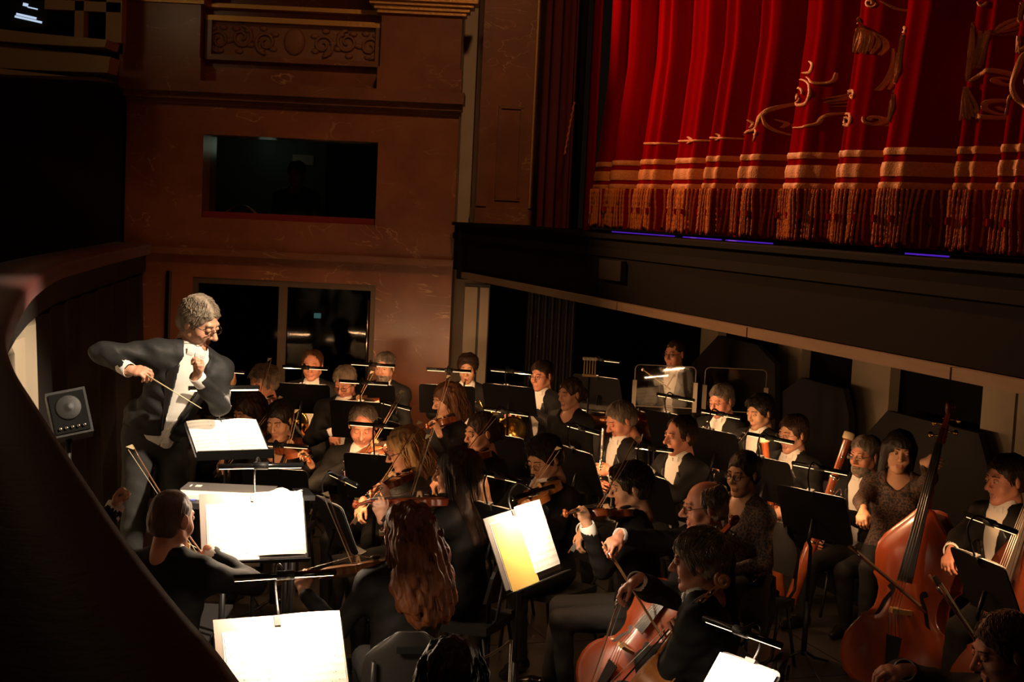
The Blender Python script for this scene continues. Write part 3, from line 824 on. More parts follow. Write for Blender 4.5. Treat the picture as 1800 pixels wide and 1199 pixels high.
_hair_cache = {}
def hair_mesh(style, res):
    key = (style, res)
    if key in _hair_cache: return _hair_cache[key]
    S = Sdf(); t = .012; amp = .003; f = 90
    if style in ('short', 'receding', 'ring', 'buzz', 'quiff', 'fluffy'):
        t = {'buzz': .004, 'quiff': .014, 'fluffy': .020, 'ring': .005}.get(style, .008)
        S.ell((0, .018, .038), (.076 + t, .097 + t, .086 + t), .01)
        S.ell((0, .05, -.02), (.072 + t * .6, .07 + t * .5, .08), .02)
        if style == 'quiff': S.ell((0, -.055, .098), (.058, .04, .028), .02)
        hl = {'receding': .05, 'ring': .08}.get(style, 0)
        S.ell((0, -.110 + hl * .15, -.012 + hl * .6), (.082, .072 + hl * .4, .082 + hl * .45), .012, 's')
        S.ell((0, -.06, -.09), (.12, .085, .075), .012, 's')
        if style == 'ring': S.ell((0, -.02, .14), (.062, .105, .085), .012, 's')
        for s in (-1, 1): S.ell((s * .09, .000, -.022), (.03, .028, .040), .008, 's')
        S.fn(lambda X, Y, Z: Z + .075 - .0 * X + 0 * Y, (-.2, -.2, -.2), (.2, .2, .2), .015)
        if style == 'fluffy': amp, f = .009, 75
    elif style in ('bun', 'updo', 'dark_pull'):
        S.ell((0, .018, .038), (.085, .107, .094), .01)
        S.ell((0, .05, -.015), (.076, .072, .075), .02)
        S.ell((0, -.110, -.020), (.080, .074, .086), .012, 's')
        S.ell((0, -.06, -.10), (.12, .085, .075), .012, 's')
        for s in (-1, 1): S.ell((s * .09, .002, -.022), (.028, .028, .038), .008, 's')
        S.fn(lambda X, Y, Z: Z + .085 + 0 * X + 0 * Y, (-.2, -.2, -.2), (.2, .2, .2), .015)
        if style == 'bun': S.ell((0, .125, .03), (.045, .04, .045), .012)
        if style == 'updo': S.ell((0, .115, -.02), (.055, .05, .06), .015); amp = .006
    elif style == 'bob':
        S.ell((0, .018, .036), (.094, .112, .098), .01)
        for s in (-1, 1): S.cone((s * .078, .015, .02), (s * .080, .01, -.16), .034, .026, .03)
        S.cone((0, .085, .02), (0, .085, -.16), .055, .045, .03)
        S.ell((0, -.115, -.055), (.066, .085, .095), .01, 's')
        amp = .003
    elif style in ('shag', 'blonde'):
        S.ell((0, .018, .038), (.092, .112, .098), .01)
        for s in (-1, 1): S.cone((s * .078, .02, .02), (s * .088, .02, -.14), .035, .028, .03)
        S.cone((0, .09, .02), (0, .085, -.15), .06, .05, .03)
        S.ell((0, -.112, -.035), (.068, .078, .092), .01, 's')
        amp, f = .009, 70
    elif style in ('long', 'wavy'):
        S.ell((0, .018, .038), (.090, .110, .098), .01)
        for s in (-1, 1):
            S.cone((s * .075, .03, .03), (s * .095, .055, -.20), .040, .045, .03)
            S.cone((s * .095, .055, -.20), (s * .085, .085, -.36), .045, .022, .03)
        S.cone((0, .085, .03), (0, .11, -.22), .07, .070, .03)
        S.cone((0, .11, -.22), (0, .115, -.36), .070, .045, .04)
        if style == 'wavy':
            for s in (-1, 1): S.cone((s * .08, .06, -.02), (s * .115, .095, -.28), .05, .055, .04); S.cone((s * .06, .1, -.1), (s * .07, .115, -.35), .055, .05, .04)
        S.ell((0, -.115, -.04), (.072, .080, .095), .01, 's')
        amp, f = (.006, 60) if style == 'long' else (.013, 66)
    elif style == 'beard':
        S.ell((0, -.040, -.085), (.064, .062, .062), .01)
        S.cone((-.022, -.100, -.062), (.022, -.100, -.062), .009, .009, .01)
        S.ell((0, -.05, -.015), (.2, .12, .045), .008, 's')
        S.cone((-.018, -.104, -.076), (.018, -.104, -.076), .006, .006, .005, 's')
        S.fn(lambda X, Y, Z: 0.012 - Y + 0 * X + 0 * Z, (-.2, .0, -.2), (.2, .2, .2), .01)
        amp, f = .003, 120
    v, q = S.mesh(res, wob(amp, f, len(style) * 7 + 3))
    parts = [(v, q, 0)]
    if style in ('short', 'receding', 'quiff', 'fluffy', 'ring'):
        r = np.random.RandomState(9); mb = MB()
        base = v[np.linspace(0, len(v) - 1, 2300).astype(int)]
        cen = np.array([0, .018, .03])
        for p_ in base:
            o_ = Vector(p_ - cen)
            if o_.z < -.085 or (o_.y < -.055 and o_.z < .045): continue
            n_ = o_.normalized()
            fl = Vector(((.9 if o_.x > -.02 else -.6) + r.uniform(-.35, .35), -.5 if o_.z > .05 else .35, -.25)) if o_.z > .045 else Vector((r.uniform(-.2, .2), .45, -1.0)); fl = (fl - n_ * fl.dot(n_)).normalized()
            q0 = Vector(p_) - n_ * .003; L_ = r.uniform(.022, .045) * (1.3 if style == 'fluffy' else 1.0)
            mb.tube([q0, q0 + fl * L_ * .5 + n_ * .004, q0 + fl * L_ + n_ * r.uniform(-.001, .005)], [.0024, .0021, .0006], 3, caps=False)
        qv = np.array([list(p) for p in mb.v]); qf = np.array([f_ for f_ in mb.f if len(f_) == 4])
        parts.append((qv, qf, 0))
    if style in ('long', 'wavy', 'shag', 'blonde'):
        r = np.random.RandomState(5); mb = MB()
        n = {'long': 260, 'wavy': 420, 'shag': 90, 'blonde': 90, 'fluffy': 60}[style]
        ln = {'long': .36, 'wavy': .36, 'shag': .18, 'blonde': .20, 'fluffy': .05}[style]
        wv = {'long': .006, 'wavy': .021, 'shag': .010, 'blonde': .010, 'fluffy': .012}[style]
        for i in range(n):
            an = r.uniform(-2.2, 2.2); el = r.uniform(-.2, 1.2)
            x, y = math.sin(an), math.cos(an)
            p0 = Vector((x * .088 * math.cos(el), .018 + y * .108 * math.cos(el), .038 + .095 * math.sin(el)))
            ph = r.uniform(0, 6.28); pts = []
            o = Vector((x, y, 0)) * r.uniform(-.004, .016)
            for j in range(9):
                tt = j / 8.0
                z = p0.z - (ln + max(0, p0.z) * .6) * tt * r.uniform(.93, 1.0)
                rx = .088 + .012 * math.sin(math.pi * tt); ry = .108
                q2 = min(1, math.cos(el) + tt * 1.6)
                pts.append(Vector((x * rx * q2 * (1 - .12 * tt ** 2), .018 + y * ry * q2 + .02 * tt, z)) + o * min(1, tt * 2) + Vector((math.sin(ph + tt * 11), math.cos(ph + tt * 9), 0)) * wv * tt ** .6)
            mb.tube(pts, [.0015, .0034, .0042, .0042, .004, .0036, .003, .0024, .0008], 4, caps=False)
        qv = np.array([list(p) for p in mb.v]); qf = np.array([f_ for f_ in mb.f if len(f_) == 4])
        parts.append((qv, qf, 0))
    _hair_cache[key] = parts
    return parts

_hand_cache = {}
def hand_mesh(pose, right, res):
    key = (pose, right, res)
    if key in _hand_cache: return _hand_cache[key]
    S = Sdf()
    curl = {'rest': (.25, .3, .2), 'bow': (.55, .85, .45), 'neck': (.75, 1.05, .6), 'fist': (1.35, 1.5, .9), 'keys': (.5, .8, .4), 'pinch': (.85, 1.1, .5), 'flat': (.08, .1, .05)}[pose]
    S.cone((0, -.022, 0), (0, .012, 0), .026, .026, .02)
    S.ell((0, .05, .0), (.042, .052, .017), .015)
    S.cone((-.028, .055, 0), (.030, .055, 0), .016, .014, .012)
    for i, (x, L, sp) in enumerate(((-.031, .076, -.10), (-.010, .084, -.02), (.011, .078, .05), (.031, .062, .14))):
        p = Vector((x, .086 - abs(x + .008) * .22, .002)); d = Vector((math.sin(sp), math.cos(sp), 0)); ang = 0
        seg = (L * .44, L * .31, L * .25); rr = (.0098, .0088, .0080, .0068)
        jit = (1.0 + .12 * (i - 1))
        for j in range(3):
            ang += curl[j] * jit
            dd = Vector((d.x * math.cos(ang), d.y * math.cos(ang), -math.sin(ang)))
            p2 = p + dd * seg[j]
            S.cone(p, p2, rr[j], rr[j + 1], .0045 if j else .007)
            p = p2
    th = {'fist': (.5, 1.0, -.7), 'bow': (.15, .9, -.65), 'pinch': (.3, 1.0, -.75), 'neck': (-.45, .85, -.35), 'keys': (-.1, .9, -.7)}.get(pose, (-.55, .85, -.15))
    b = Vector((-.024, .018, -.004)); m1 = b + Vector((-.022, .028, -.010)); m2 = m1 + Vector(th).normalized() * .034; m3 = m2 + (Vector(th) + Vector((.25, .1, -.1))).normalized() * .026
    S.cone(b, m1, .016, .0125, .012); S.cone(m1, m2, .0115, .0098, .004); S.cone(m2, m3, .0095, .0078, .004)
    v, q = S.mesh(res)
    if not right:
        v = v * np.array([-1, 1, 1]); q = q[:, ::-1]
    _hand_cache[key] = (v, q)
    return v, q

def ik(Sh, T, l1, l2, hint):
    d = T - Sh; L = d.length
    if L > (l1 + l2) * .985:
        T = Sh + d * ((l1 + l2) * .985 / L); d = T - Sh; L = d.length
    if L < .12: T = Sh + d.normalized() * .12; d = T - Sh; L = .12
    a = (l1 * l1 - l2 * l2 + L * L) / (2 * L)
    h = math.sqrt(max(0, l1 * l1 - a * a))
    dn = d / L; hn = Vector(hint) - dn * Vector(hint).dot(dn)
    if hn.length < 1e-6: hn = Vector((0, 0, -1))
    return Sh + dn * a + hn.normalized() * h, T

def hand_matrix(wrist, d, back):
    Y = Vector(d).normalized(); Z = Vector(back); Z = (Z - Y * Z.dot(Y))
    if Z.length < 1e-5: Z = Y.orthogonal()
    Z.normalize(); X = Y.cross(Z)
    m = Matrix((X, Y, Z)).transposed().to_4x4(); m.translation = wrist
    return m

def glasses(parent, hm, kind):
    m = MB(); fr = 'frame_dark' if kind == 'dark' else 'frame_metal'; r = .0017 if kind == 'dark' else .0012
    for s in (-1, 1):
        ring = [Vector((s * .033 + .0235 * math.copysign(abs(math.cos(t)) ** .7, math.cos(t)), -.112 + .006 * abs(math.cos(t)), .002 + .0165 * math.copysign(abs(math.sin(t)) ** .7, math.sin(t)))) for t in [2 * math.pi * i / 20 for i in range(21)]]
        m.tube(ring, r, 5, caps=False)
        m.tube([(s * .057, -.106, .007), (s * .080, -.06, .010), (s * .083, .005, .010), (s * .082, .022, -.004)], r, 5)
    m.tube([(-.0105, -.112, .005), (0, -.115, .008), (.0105, -.112, .005)], r, 5)
    m.xform(hm); g = m.build('glasses', fr, parent)
    for s in (-1, 1):
        m = MB(); m.prism([Vector((s * .033 + .0225 * math.copysign(abs(math.cos(t)) ** .7, math.cos(t)), -.1118 + .006 * abs(math.cos(t)), .002 + .0158 * math.copysign(abs(math.sin(t)) ** .7, math.sin(t)))) for t in [2 * math.pi * i / 16 for i in range(16)]], (0, .001, 0))
        m.xform(hm); m.build('lens', 'lens', g)

PEOPLE = {}
def person(key, px, py, heading, label, z=1.25, outfit='tails', hair=('short', 'hair_dark'), skin='skin_fair', kind='m', spec=None,
           hyaw=0, hpitch=12, hroll=0, lean=8, side=0, lh=None, rh=None, lpose='rest', rpose='rest', ldir=None, rdir=None, lback=None, rback=None,
           lhint=None, rhint=None, res=1.0, chair=True, stand=False, base=0.0, hs=1.06, depth=None, beard=None, seat_dz=0, legs=True, setup=None, Y=None, knees=1.0, fy=-.44, trousers='trouser', top=None, chair_kind='chair', twist=0, sw=1.0):
    """px,py: head centre in the photograph; z: head height. heading: 0 faces the camera, 90 faces image left."""
    hw = at_y(px, py, Y) if Y is not None else at_z(px, py, z)
    z = hw.z
    rz = -math.radians(heading)
    fwd = Vector((0, -1, 0)); a = math.radians(lean); b = math.radians(side)
    sp = Vector((math.sin(b), -math.sin(a), math.cos(a) * math.cos(b))).normalized()
    torso = .52 if kind != 'f' else .49
    HC = .185
    hoff = sp * torso + Vector((math.sin(b) * .5, -math.sin(a) * .6 - .02, 1)).normalized() * HC
    pel = Vector((0, 0, z - hoff.z - base))
    hl = pel + hoff
    R = Matrix.Rotation(rz, 3, 'Z')
    loc = hw - R @ Vector((hl.x, hl.y, 0)); loc.z = base
    W = Matrix.Translation(loc) @ R.to_4x4(); Wi = W.inverted()
    root = empty('person', loc, rz, label, 'person')
    nb = pel + sp * torso
    tw = Matrix.Rotation(-math.radians(twist), 3, 'Z')
    sx = (tw @ Vector((1, 0, 0))); sx = (sx - sp * sx.dot(sp)).normalized()
    bk = sp.cross(sx).normalized()          # backwards
    shw = (.175 if kind != 'f' else .152) * sw
    sh = {1: nb - sp * .062 + sx * shw, -1: nb - sp * .062 - sx * shw}
    info = dict(root=root, W=W, Wi=Wi, nb=nb, sp=sp, sx=sx, bk=bk, pel=pel, head=hl, loc=loc, rz=rz, R=R, label=label, hs=hs)
    # head
    hm = Matrix.Translation(hl) @ Matrix.Rotation(-math.radians(hyaw), 4, 'Z') @ Matrix.Rotation(math.radians(hpitch), 4, 'X') @ Matrix.Rotation(math.radians(hroll), 4, 'Y') @ Matrix.Scale(hs, 4)
    info['hm'] = hm
    # let the instrument decide the hands
    if setup is not None:
        ov = setup(info)
        lh = ov.get('lh', lh); rh = ov.get('rh', rh); lpose = ov.get('lpose', lpose); rpose = ov.get('rpose', rpose)
        ldir = ov.get('ldir', ldir); rdir = ov.get('rdir', rdir); lback = ov.get('lback', lback); rback = ov.get('rback', rback)
        lhint = ov.get('lhint', lhint); rhint = ov.get('rhint', rhint)
    if lh is None: lh = pel + Vector((.10, -.30, .105)); ldir = Vector((-.3, -1, -.12)); lback = Vector((.2, 0, 1))
    if rh is None: rh = pel + Vector((-.10, -.30, .105)); rdir = Vector((.3, -1, -.12)); rback = Vector((-.2, 0, 1))
    l1, l2 = (.30, .265) if kind != 'f' else (.275, .245)
    arms = {}
    for s, T, hint in ((1, lh, lhint), (-1, rh, rhint)):
        if hint is None: hint = Vector((s * .6, .25, -1))
        arms[s] = ik(sh[s], Vector(T), l1, l2, Vector(hint))
    # legs
    hip = {s: pel + Vector((s * .09, 0, -.015)) for s in (1, -1)}
    if stand:
        knee = {s: hip[s] + Vector((s * .03, -.035, -(pel.z) * .47)) for s in (1, -1)}
        ank = {s: Vector((hip[s].x + s * .05, .03, .085)) for s in (1, -1)}
    else:
        kz = max(.42, min(pel.z - .05, .56))
        knee = {s: Vector((s * .135 * knees, fy, kz)) for s in (1, -1)}
        ank = {s: Vector((s * .14 * knees, fy + (.05 if s > 0 else -.05), .085)) for s in (1, -1)}
    def torso_p(S, off, k=.05):
        Rm = np.array(Matrix((sx, bk, sp)).transposed())
        fs = .92 if kind == 'f' else 1.0
        S.ell(pel + sp * .02, (.172 + off, .128 + off, .135 + off), k, rot=Rm)
        S.ell(pel + sp * .19, (.150 * fs + off, .118 + off, .19 + off), k, rot=Rm)
        S.ell(pel + sp * .36, (.168 * fs + off, .118 + off, .185 + off), k, rot=Rm)
        if kind == 'f':
            for s in (-1, 1): S.ell(pel + sp * .33 + sx * s * .07 - bk * .085, (.065 + off, .055 + off, .065 + off), .05, rot=Rm)
        S.cone(sh[-1] - sp * .005, sh[1] - sp * .005, .060 + off, .060 + off, k)
        for s in (-1, 1): S.cone(nb + sp * .01, sh[s] + sp * .005, .055 + off, .055 + off, k)
    def arm_p(S, s, off, to_wrist=1.0):
        el, wr = arms[s]
        f = .88 if kind == 'f' else 1.0
        w2 = el.lerp(wr, to_wrist)
        S.cone(sh[s], el, .056 * f + off, .044 * f + off, .05)
        S.cone(el, w2, .045 * f + off, (.045 + (.028 - .045) * to_wrist) * f + off, .02)
    def leg_p(S, s, off):
        S.cone(hip[s], knee[s], .088 + off, .062 + off, .04)
        S.cone(knee[s], ank[s], .060 + off, .040 + off, .02)
    # body (skin) as one mesh
    hv, hq, hmi = head_mesh(kind, .0042 if res < .9 else .0052)
    bp = [(tx(hm, hv), hq, hmi)]
    S = Sdf(); torso_p(S, -.012)
    for s in (1, -1): arm_p(S, s, -.012); leg_p(S, s, -.012)
    nrad = .050 if kind != 'f' else .043
    S.cone(nb - sp * .04, hl + Vector((hm.to_3x3() @ Vector((0, .03, -.05)))), nrad * 1.1 * hs, nrad * hs, .03)
    v, q = S.mesh(.022); bp.append((v, q, 0))
    hdirs = {1: ldir, -1: rdir}; hb = {1: lback, -1: rback}; hp = {1: lpose, -1: rpose}
    wmat = {}
    for s in (1, -1):
        el, wr = arms[s]
        d = Vector(hdirs[s]) if hdirs[s] is not None else (wr - el).normalized()
        bck = Vector(hb[s]) if hb[s] is not None else Vector((0, 0, 1))
        hmx = hand_matrix(wr, d, bck) @ Matrix.Scale(.97 if kind != 'f' else .90, 4)
        wmat[s] = hmx
        v, q = hand_mesh(hp[s], s < 0, .0042 if res < .9 else .0052)
        bp.append((tx(hmx, v), q, 0))
    link('body', np_mesh('body', bp), [skin, 'lips'], root)
    info['arms'] = arms
    # eyes, brows
    for s in (-1, 1):
        me = MB(); c = Vector((s * .033, -.0855, .006))
        me.sphere((0, 0, 0), .0125, 12)
        n0 = len(me.f); me.sphere((0, 0, 0), .0136, 14)
        keep = []; mi = []
        th = .001 if hpitch < 22 else -.003
        for i, f in enumerate(me.f):
            cc = sum((Vector(me.v[k]) for k in f), Vector()) / len(f)
            if i < n0:
                keep.append(f); mi.append(1 if (cc.y < -.0098 and abs(cc.z + .001) < .0065 and abs(cc.x) < .0065) else 0)
            elif cc.z > th or cc.z < -.0062:
                keep.append(f); mi.append(2)
        me.f = keep; me.sm = [True] * len(keep)
        for i, p in enumerate(me.v): me.v[i] = tuple(hm @ (Vector(p) + c))
        mesh = me.mesh('eye')
        mesh.polygons.foreach_set('material_index', mi)
        link('eye', mesh, ['eye_white', 'iris', skin], root)
        mb = MB(); mb.tube([hm @ Vector((s * .014, -.0955, .0285)), hm @ Vector((s * .032, -.0945, .0335)), hm @ Vector((s * .053, -.079, .027))], [.0028, .0034, .0016], 5)
        mb.build('eyebrow', hair[1] if hair else 'hair_salt', root)
    if hair:
        hp_ = hair_mesh(hair[0], .0062 if res < .9 else .0075)
        link('hair', np_mesh('hair', [(tx(hm, p[0]), p[1], 0) for p in hp_]), hair[1], root)
    if beard:
        hp_ = hair_mesh('beard', .006)
        link('beard', np_mesh('beard', [(tx(hm, p[0]), p[1], 0) for p in hp_]), beard, root)
    if spec: glasses(root, hm, spec)
    # clothes
    A = np.array(sp); P0 = np.array(pel); BX = np.array(sx); BB = np.array(bk)
    def tcoord(X, Y_, Z):
        x = (X - P0[0]) * BX[0] + (Y_ - P0[1]) * BX[1] + (Z - P0[2]) * BX[2]
        y = (X - P0[0]) * BB[0] + (Y_ - P0[1]) * BB[1] + (Z - P0[2]) * BB[2]
        t = (X - P0[0]) * A[0] + (Y_ - P0[1]) * A[1] + (Z - P0[2]) * A[2]
        return x, y, t
    box_lo = pel - Vector((.4, .5, .2)); box_hi = pel + Vector((.4, .5, .8))
    cr = .0125 * res
    if outfit in ('tails', 'conductor', 'suit'):
        wool = top or ('tail_wool' if outfit == 'conductor' else 'wool')
        t0 = .02 if outfit == 'conductor' else .07
        sl = .155
        def wedge(X, Y_, Z):
            x, y, t = tcoord(X, Y_, Z)
            return np.maximum((np.abs(x) - .012 - np.minimum(sl * (t - t0), .064)) * .97, y + .015)
        S = Sdf(); torso_p(S, .002)
        S.cone(nb - sp * .03, nb + sp * .045, .062 * hs, .055 * hs, .03)
        # only what the coat opening can show
        S.fn(lambda X, Y_, Z: tcoord(X, Y_, Z)[1] - .03, box_lo, box_hi, .01, 'i')
        v, q = S.mesh(cr); link('shirt', np_mesh('shirt', [(v, q, 0)]), 'shirt', root)
        S = Sdf(); torso_p(S, .016)
        if outfit == 'conductor':
            for s in (1, -1): S.cone(pel + bk * .10 + sx * s * .09 + sp * .05, pel + bk * .16 + sx * s * .10 - Vector((0, 0, .52)), .09, .05, .05)
            def cut(X, Y_, Z):   # cut-away front below the waist
                x, y, t = tcoord(X, Y_, Z)
                return np.maximum(t - .055 + .25 * np.abs(x), y - .03)
            S.fn(cut, box_lo - Vector((0, 0, .6)), box_hi, .01)
        S.fn(wedge, box_lo, box_hi, .006)
        # neck hole
        S.cone(nb - sp * .03, nb + sp * .16, .058 * hs, .075 * hs, .008, 's')
        if outfit != 'conductor':
            S.fn(lambda X, Y_, Z: -(tcoord(X, Y_, Z)[2] + .07) * -1.0 if False else (tcoord(X, Y_, Z)[2] + .06), box_lo - Vector((0, 0, .4)), box_hi, .02)
        for s in (1, -1): arm_p(S, s, .013, .88)
        fw1 = .0034 * (1.4 if outfit == 'conductor' else 1)
        v, q = S.mesh(cr, lambda X, Y_, Z: fw1 * (np.sin(46 * X + 30 * Z + px) * np.sin(38 * Y_ - 21 * Z) + .6 * np.sin(75 * Z + 30 * X)))
        link('tailcoat', np_mesh('tailcoat', [(v, q, 0)]), wool, root)
        # lapels
        for s in (-1, 1):
            S = Sdf(); torso_p(S, .0215)
            def lap(X, Y_, Z, s=s):
                x, y, t = tcoord(X, Y_, Z)
                e = x * s - .012 - np.minimum(sl * (t - t0), .064)
                wdt = np.clip((t - t0) * .17, 0.004, .055) - np.clip((t - .42) * .8, 0, .05)
                return np.maximum(np.maximum(np.maximum(-e, e - wdt), y + .02), np.maximum(t0 + .06 - t, t - .475))
            S.fn(lap, box_lo, box_hi, .004, 'i')
            v, q = S.mesh(.009 * res)
            if len(v): link('lapel', np_mesh('lapel', [(v, q, 0)]), 'satin', root)
        # collar and white bow tie
        nd = (hl - nb).normalized()
        m = MB(); c0 = nb + nd * .018
        m.lathe([(.058 * hs, .0), (.060 * hs, .004), (.056 * hs, .05), (.052 * hs, .05), (.054 * hs, 0)], c0 - bk * .004, nd - bk * .12, 20); m.build('collar', 'shirt', root)
        c = c0 - bk * (.066 * hs) + nd * .010
        tie = empty_part = None
        m = MB()
        for s in (-1, 1):
            pts = [c + sx * s * .006, c + sx * s * .03 - bk * .004, c + sx * s * .054 + bk * .004]
            hgt = (.010, .020, .025)
            rows = [[p + nd * h for p, h in zip(pts, hgt)], [p - bk * .007 for p in pts], [p - nd * h for p, h in zip(pts, hgt)]]
            m.slab(rows, bk * .006)
        tie = m.build('bow_tie', 'pique', root)
        m = MB(); m.box(c - bk * .004, (.017, .017, .022), Matrix((sx, bk, nd)).transposed()); m.build('knot', 'pique', tie)
        if outfit == 'conductor':
            # white waistcoat with points
            for s in (-1, 1):
                S = Sdf(); torso_p(S, .0095)
                def vest(X, Y_, Z, s=s):
                    x, y, t = tcoord(X, Y_, Z)
                    xs = x * s
                    low = t - (-.055 + np.abs(xs - .035) * 1.1)
                    up = t - (.10 + np.maximum(xs, 0) * 2.2)
                    return np.maximum(np.maximum(np.maximum(-xs - (.006 if s > 0 else -.002), xs - .135), y + .03), np.maximum(-low, up))
                S.fn(vest, box_lo, box_hi, .004, 'i')
                v, q = S.mesh(.008)
                if len(v): link('waistcoat', np_mesh('waistcoat', [(v, q, 0)]), 'pique', root)
            for t in (.0, .05, .10):
                m = MB(); p = pel + sp * t - bk * .142; m.sphere(p, .006, 8); m.build('button', 'ivory', root)
        for s in (1, -1):
            el, wr = arms[s]; dd = (wr - el).normalized()
            m = MB(); m.lathe([(.042, -.065), (.0425, -.05), (.041, .006), (.037, .006), (.036, -.05)], wr + dd * .004, dd, 16); m.build('shirt_cuff', 'shirt', root)
    else:
        cloth = top or 'dress'
        S = Sdf(); torso_p(S, .012)
        depthn = {'dress': .055, 'vneck': .14, 'round': .03, 'short': .05}.get(outfit, .05)
        def neckl(X, Y_, Z):
            x, y, t = tcoord(X, Y_, Z)
            return np.maximum(np.abs(x) * 1.0 - .075 * np.clip((t - (torso - depthn)) / depthn, 0, 1) ** .8, np.maximum(y + .0, torso - depthn - t))
        S.fn(neckl, box_lo, box_hi, .008)
        S.cone(nb - sp * .015, nb + sp * .16, .060, .085, .008, 's')
        for s in (1, -1): arm_p(S, s, .010, .90 if outfit != 'short' else .35)
        v, q = S.mesh(cr, lambda X, Y_, Z: .0025 * (np.sin(44 * X + 30 * Z + px) * np.sin(38 * Y_ - 21 * Z) + .6 * np.sin(70 * Z + 30 * X)))
        link('blouse', np_mesh('blouse', [(v, q, 0)]), cloth, root)
    if legs:
        S = Sdf()
        for s in (1, -1): leg_p(S, s, .006)
        S.ell(pel + sp * .0, (.178, .136, .13), .05)
        v, q = S.mesh(.017, lambda X, Y_, Z: .003 * np.sin(40 * X + 55 * Z) * np.sin(35 * Y_ + 20 * Z + px))
        link('trousers', np_mesh('trousers', [(v, q, 0)]), trousers, root)
        for s in (1, -1):
            S = Sdf(); p = ank[s]; fd = Vector((s * .18, -1, 0)).normalized()
            S.cone(Vector((p.x, p.y + .03, .045)), Vector((p.x, p.y, .10)), .036, .036, .02)
            S.cone(Vector((p.x, p.y + .03, .038)), Vector((p.x, p.y, .038)) + fd * .10, .036, .040, .03)
            S.cone(Vector((p.x, p.y, .038)) + fd * .10, Vector((p.x, p.y, .030)) + fd * .19, .040, .026, .02)
            S.fn(lambda X, Y_, Z: Z - .003 + 0 * X + 0 * Y_, (p.x - .3, p.y - .4, -.1), (p.x + .3, p.y + .3, .1), .004)
            v, q = S.mesh(.010); link('shoe', np_mesh('shoe', [(v, q, 0)]), 'leather', root)
    if chair and not stand: make_chair(info, chair_kind, label)
    PEOPLE[key] = info
    return info

_chair_cache = {}
def make_chair(info, kind, who):
    sh_ = info['pel'].z - .125
    root = empty('stool' if kind == 'stool' else 'orchestra_chair', info['loc'], info['rz'], 'black %s under the %s' % ('round stool' if kind == 'stool' else 'orchestra chair', WHO.get(who, who)), 'stool' if kind == 'stool' else 'chair')
    key = (kind, round(sh_, 2))
    if key not in _chair_cache:
        ps = []; h = round(sh_, 2)
        if kind == 'stool':
            m = MB(); m.lathe([(.15, h - .05), (.17, h - .045), (.175, h - .02), (.16, h), (.05, h + .003)], (0, .03, 0), (0, 0, 1), 24); ps.append(('seat', m, 'cushion'))
            for k in range(4):
                t = math.pi / 4 + k * math.pi / 2
                m = MB(); m.tube([(math.cos(t) * .12, .03 + math.sin(t) * .12, h - .04), (math.cos(t) * .2, .03 + math.sin(t) * .2, 0)], .012, 8); ps.append(('leg', m, 'black_metal'))
            m = MB(); m.tube([(math.cos(t) * .178, .03 + math.sin(t) * .178, .24) for t in [i * math.pi / 12 for i in range(25)]], .008, 6); ps.append(('foot_ring', m, 'chrome'))
        else:
            m = MB()
            rows = [[Vector((x * (.21 - .02 * (j == 0)), -.20 + .43 * j / 6, h - .012 * math.sin(math.pi * j / 6) + .012 * x * x)) for x in [i / 3 for i in range(-3, 4)]] for j in range(7)]
            m.slab(rows, (0, 0, -.045)); ps.append(('seat', m, 'cushion'))
            m = MB(); rows = []
            for j in range(8):
                f = j / 7; wv = .205 * (1 - .5 * max(0, f - .4) ** 3 / .2)
                rows.append([Vector((x * wv, .25 + .06 * f - .05 * x * x, h + .14 + .30 * f - .05 * (x ** 4) * f)) for x in [i / 8 for i in range(-8, 9)]])
            m.slab(rows, (0, .02, 0)); ps.append(('backrest', m, 'chair_shell'))
            for s in (-1, 1):
                m = MB(); m.tube([(s * .18, -.17, h - .05), (s * .2, -.2, 0)], .011, 8); ps.append(('leg', m, 'black_metal'))
                m = MB(); m.tube([(s * .18, .2, h - .05), (s * .2, .28, 0)], .011, 8); ps.append(('leg', m, 'black_metal'))
                m = MB(); m.tube([(s * .17, .19, h - .03), (s * .17, .27, h + .05), (s * .16, .30, h + .30)], .010, 8); ps.append(('back_post', m, 'black_metal'))
            m = MB(); m.box((0, .328, h + .36), (.13, .012, .03)); ps.append(('grip_slot', m, 'black_gloss'))
        out = []
        for n, m, mm in ps:
            me = m.mesh(n); me.materials.append(M[mm]); out.append((n, me))
        _chair_cache[key] = out
    for n, me in _chair_cache[key]:
        o = bpy.data.objects.new(n, me); COL.objects.link(o); o.parent = root
    return root
WHO = {}
# ---------------------------------------------------------------- the place
YW = 14.1
def wx(x, y, Y=YW):
    return at_y(x, y, Y)
def struct(name, mb, material, parent=None, label=None):
    o = mb.build(name, material, parent)
    if parent is None: o['kind'] = 'structure'
    if label: o['label'] = label
    return o
def wbox(m, x0, x1, z0, z1, y0, y1):
    return m.box(((x0 + x1) / 2, (y0 + y1) / 2, (z0 + z1) / 2), (x1 - x0, y1 - y0, z1 - z0))

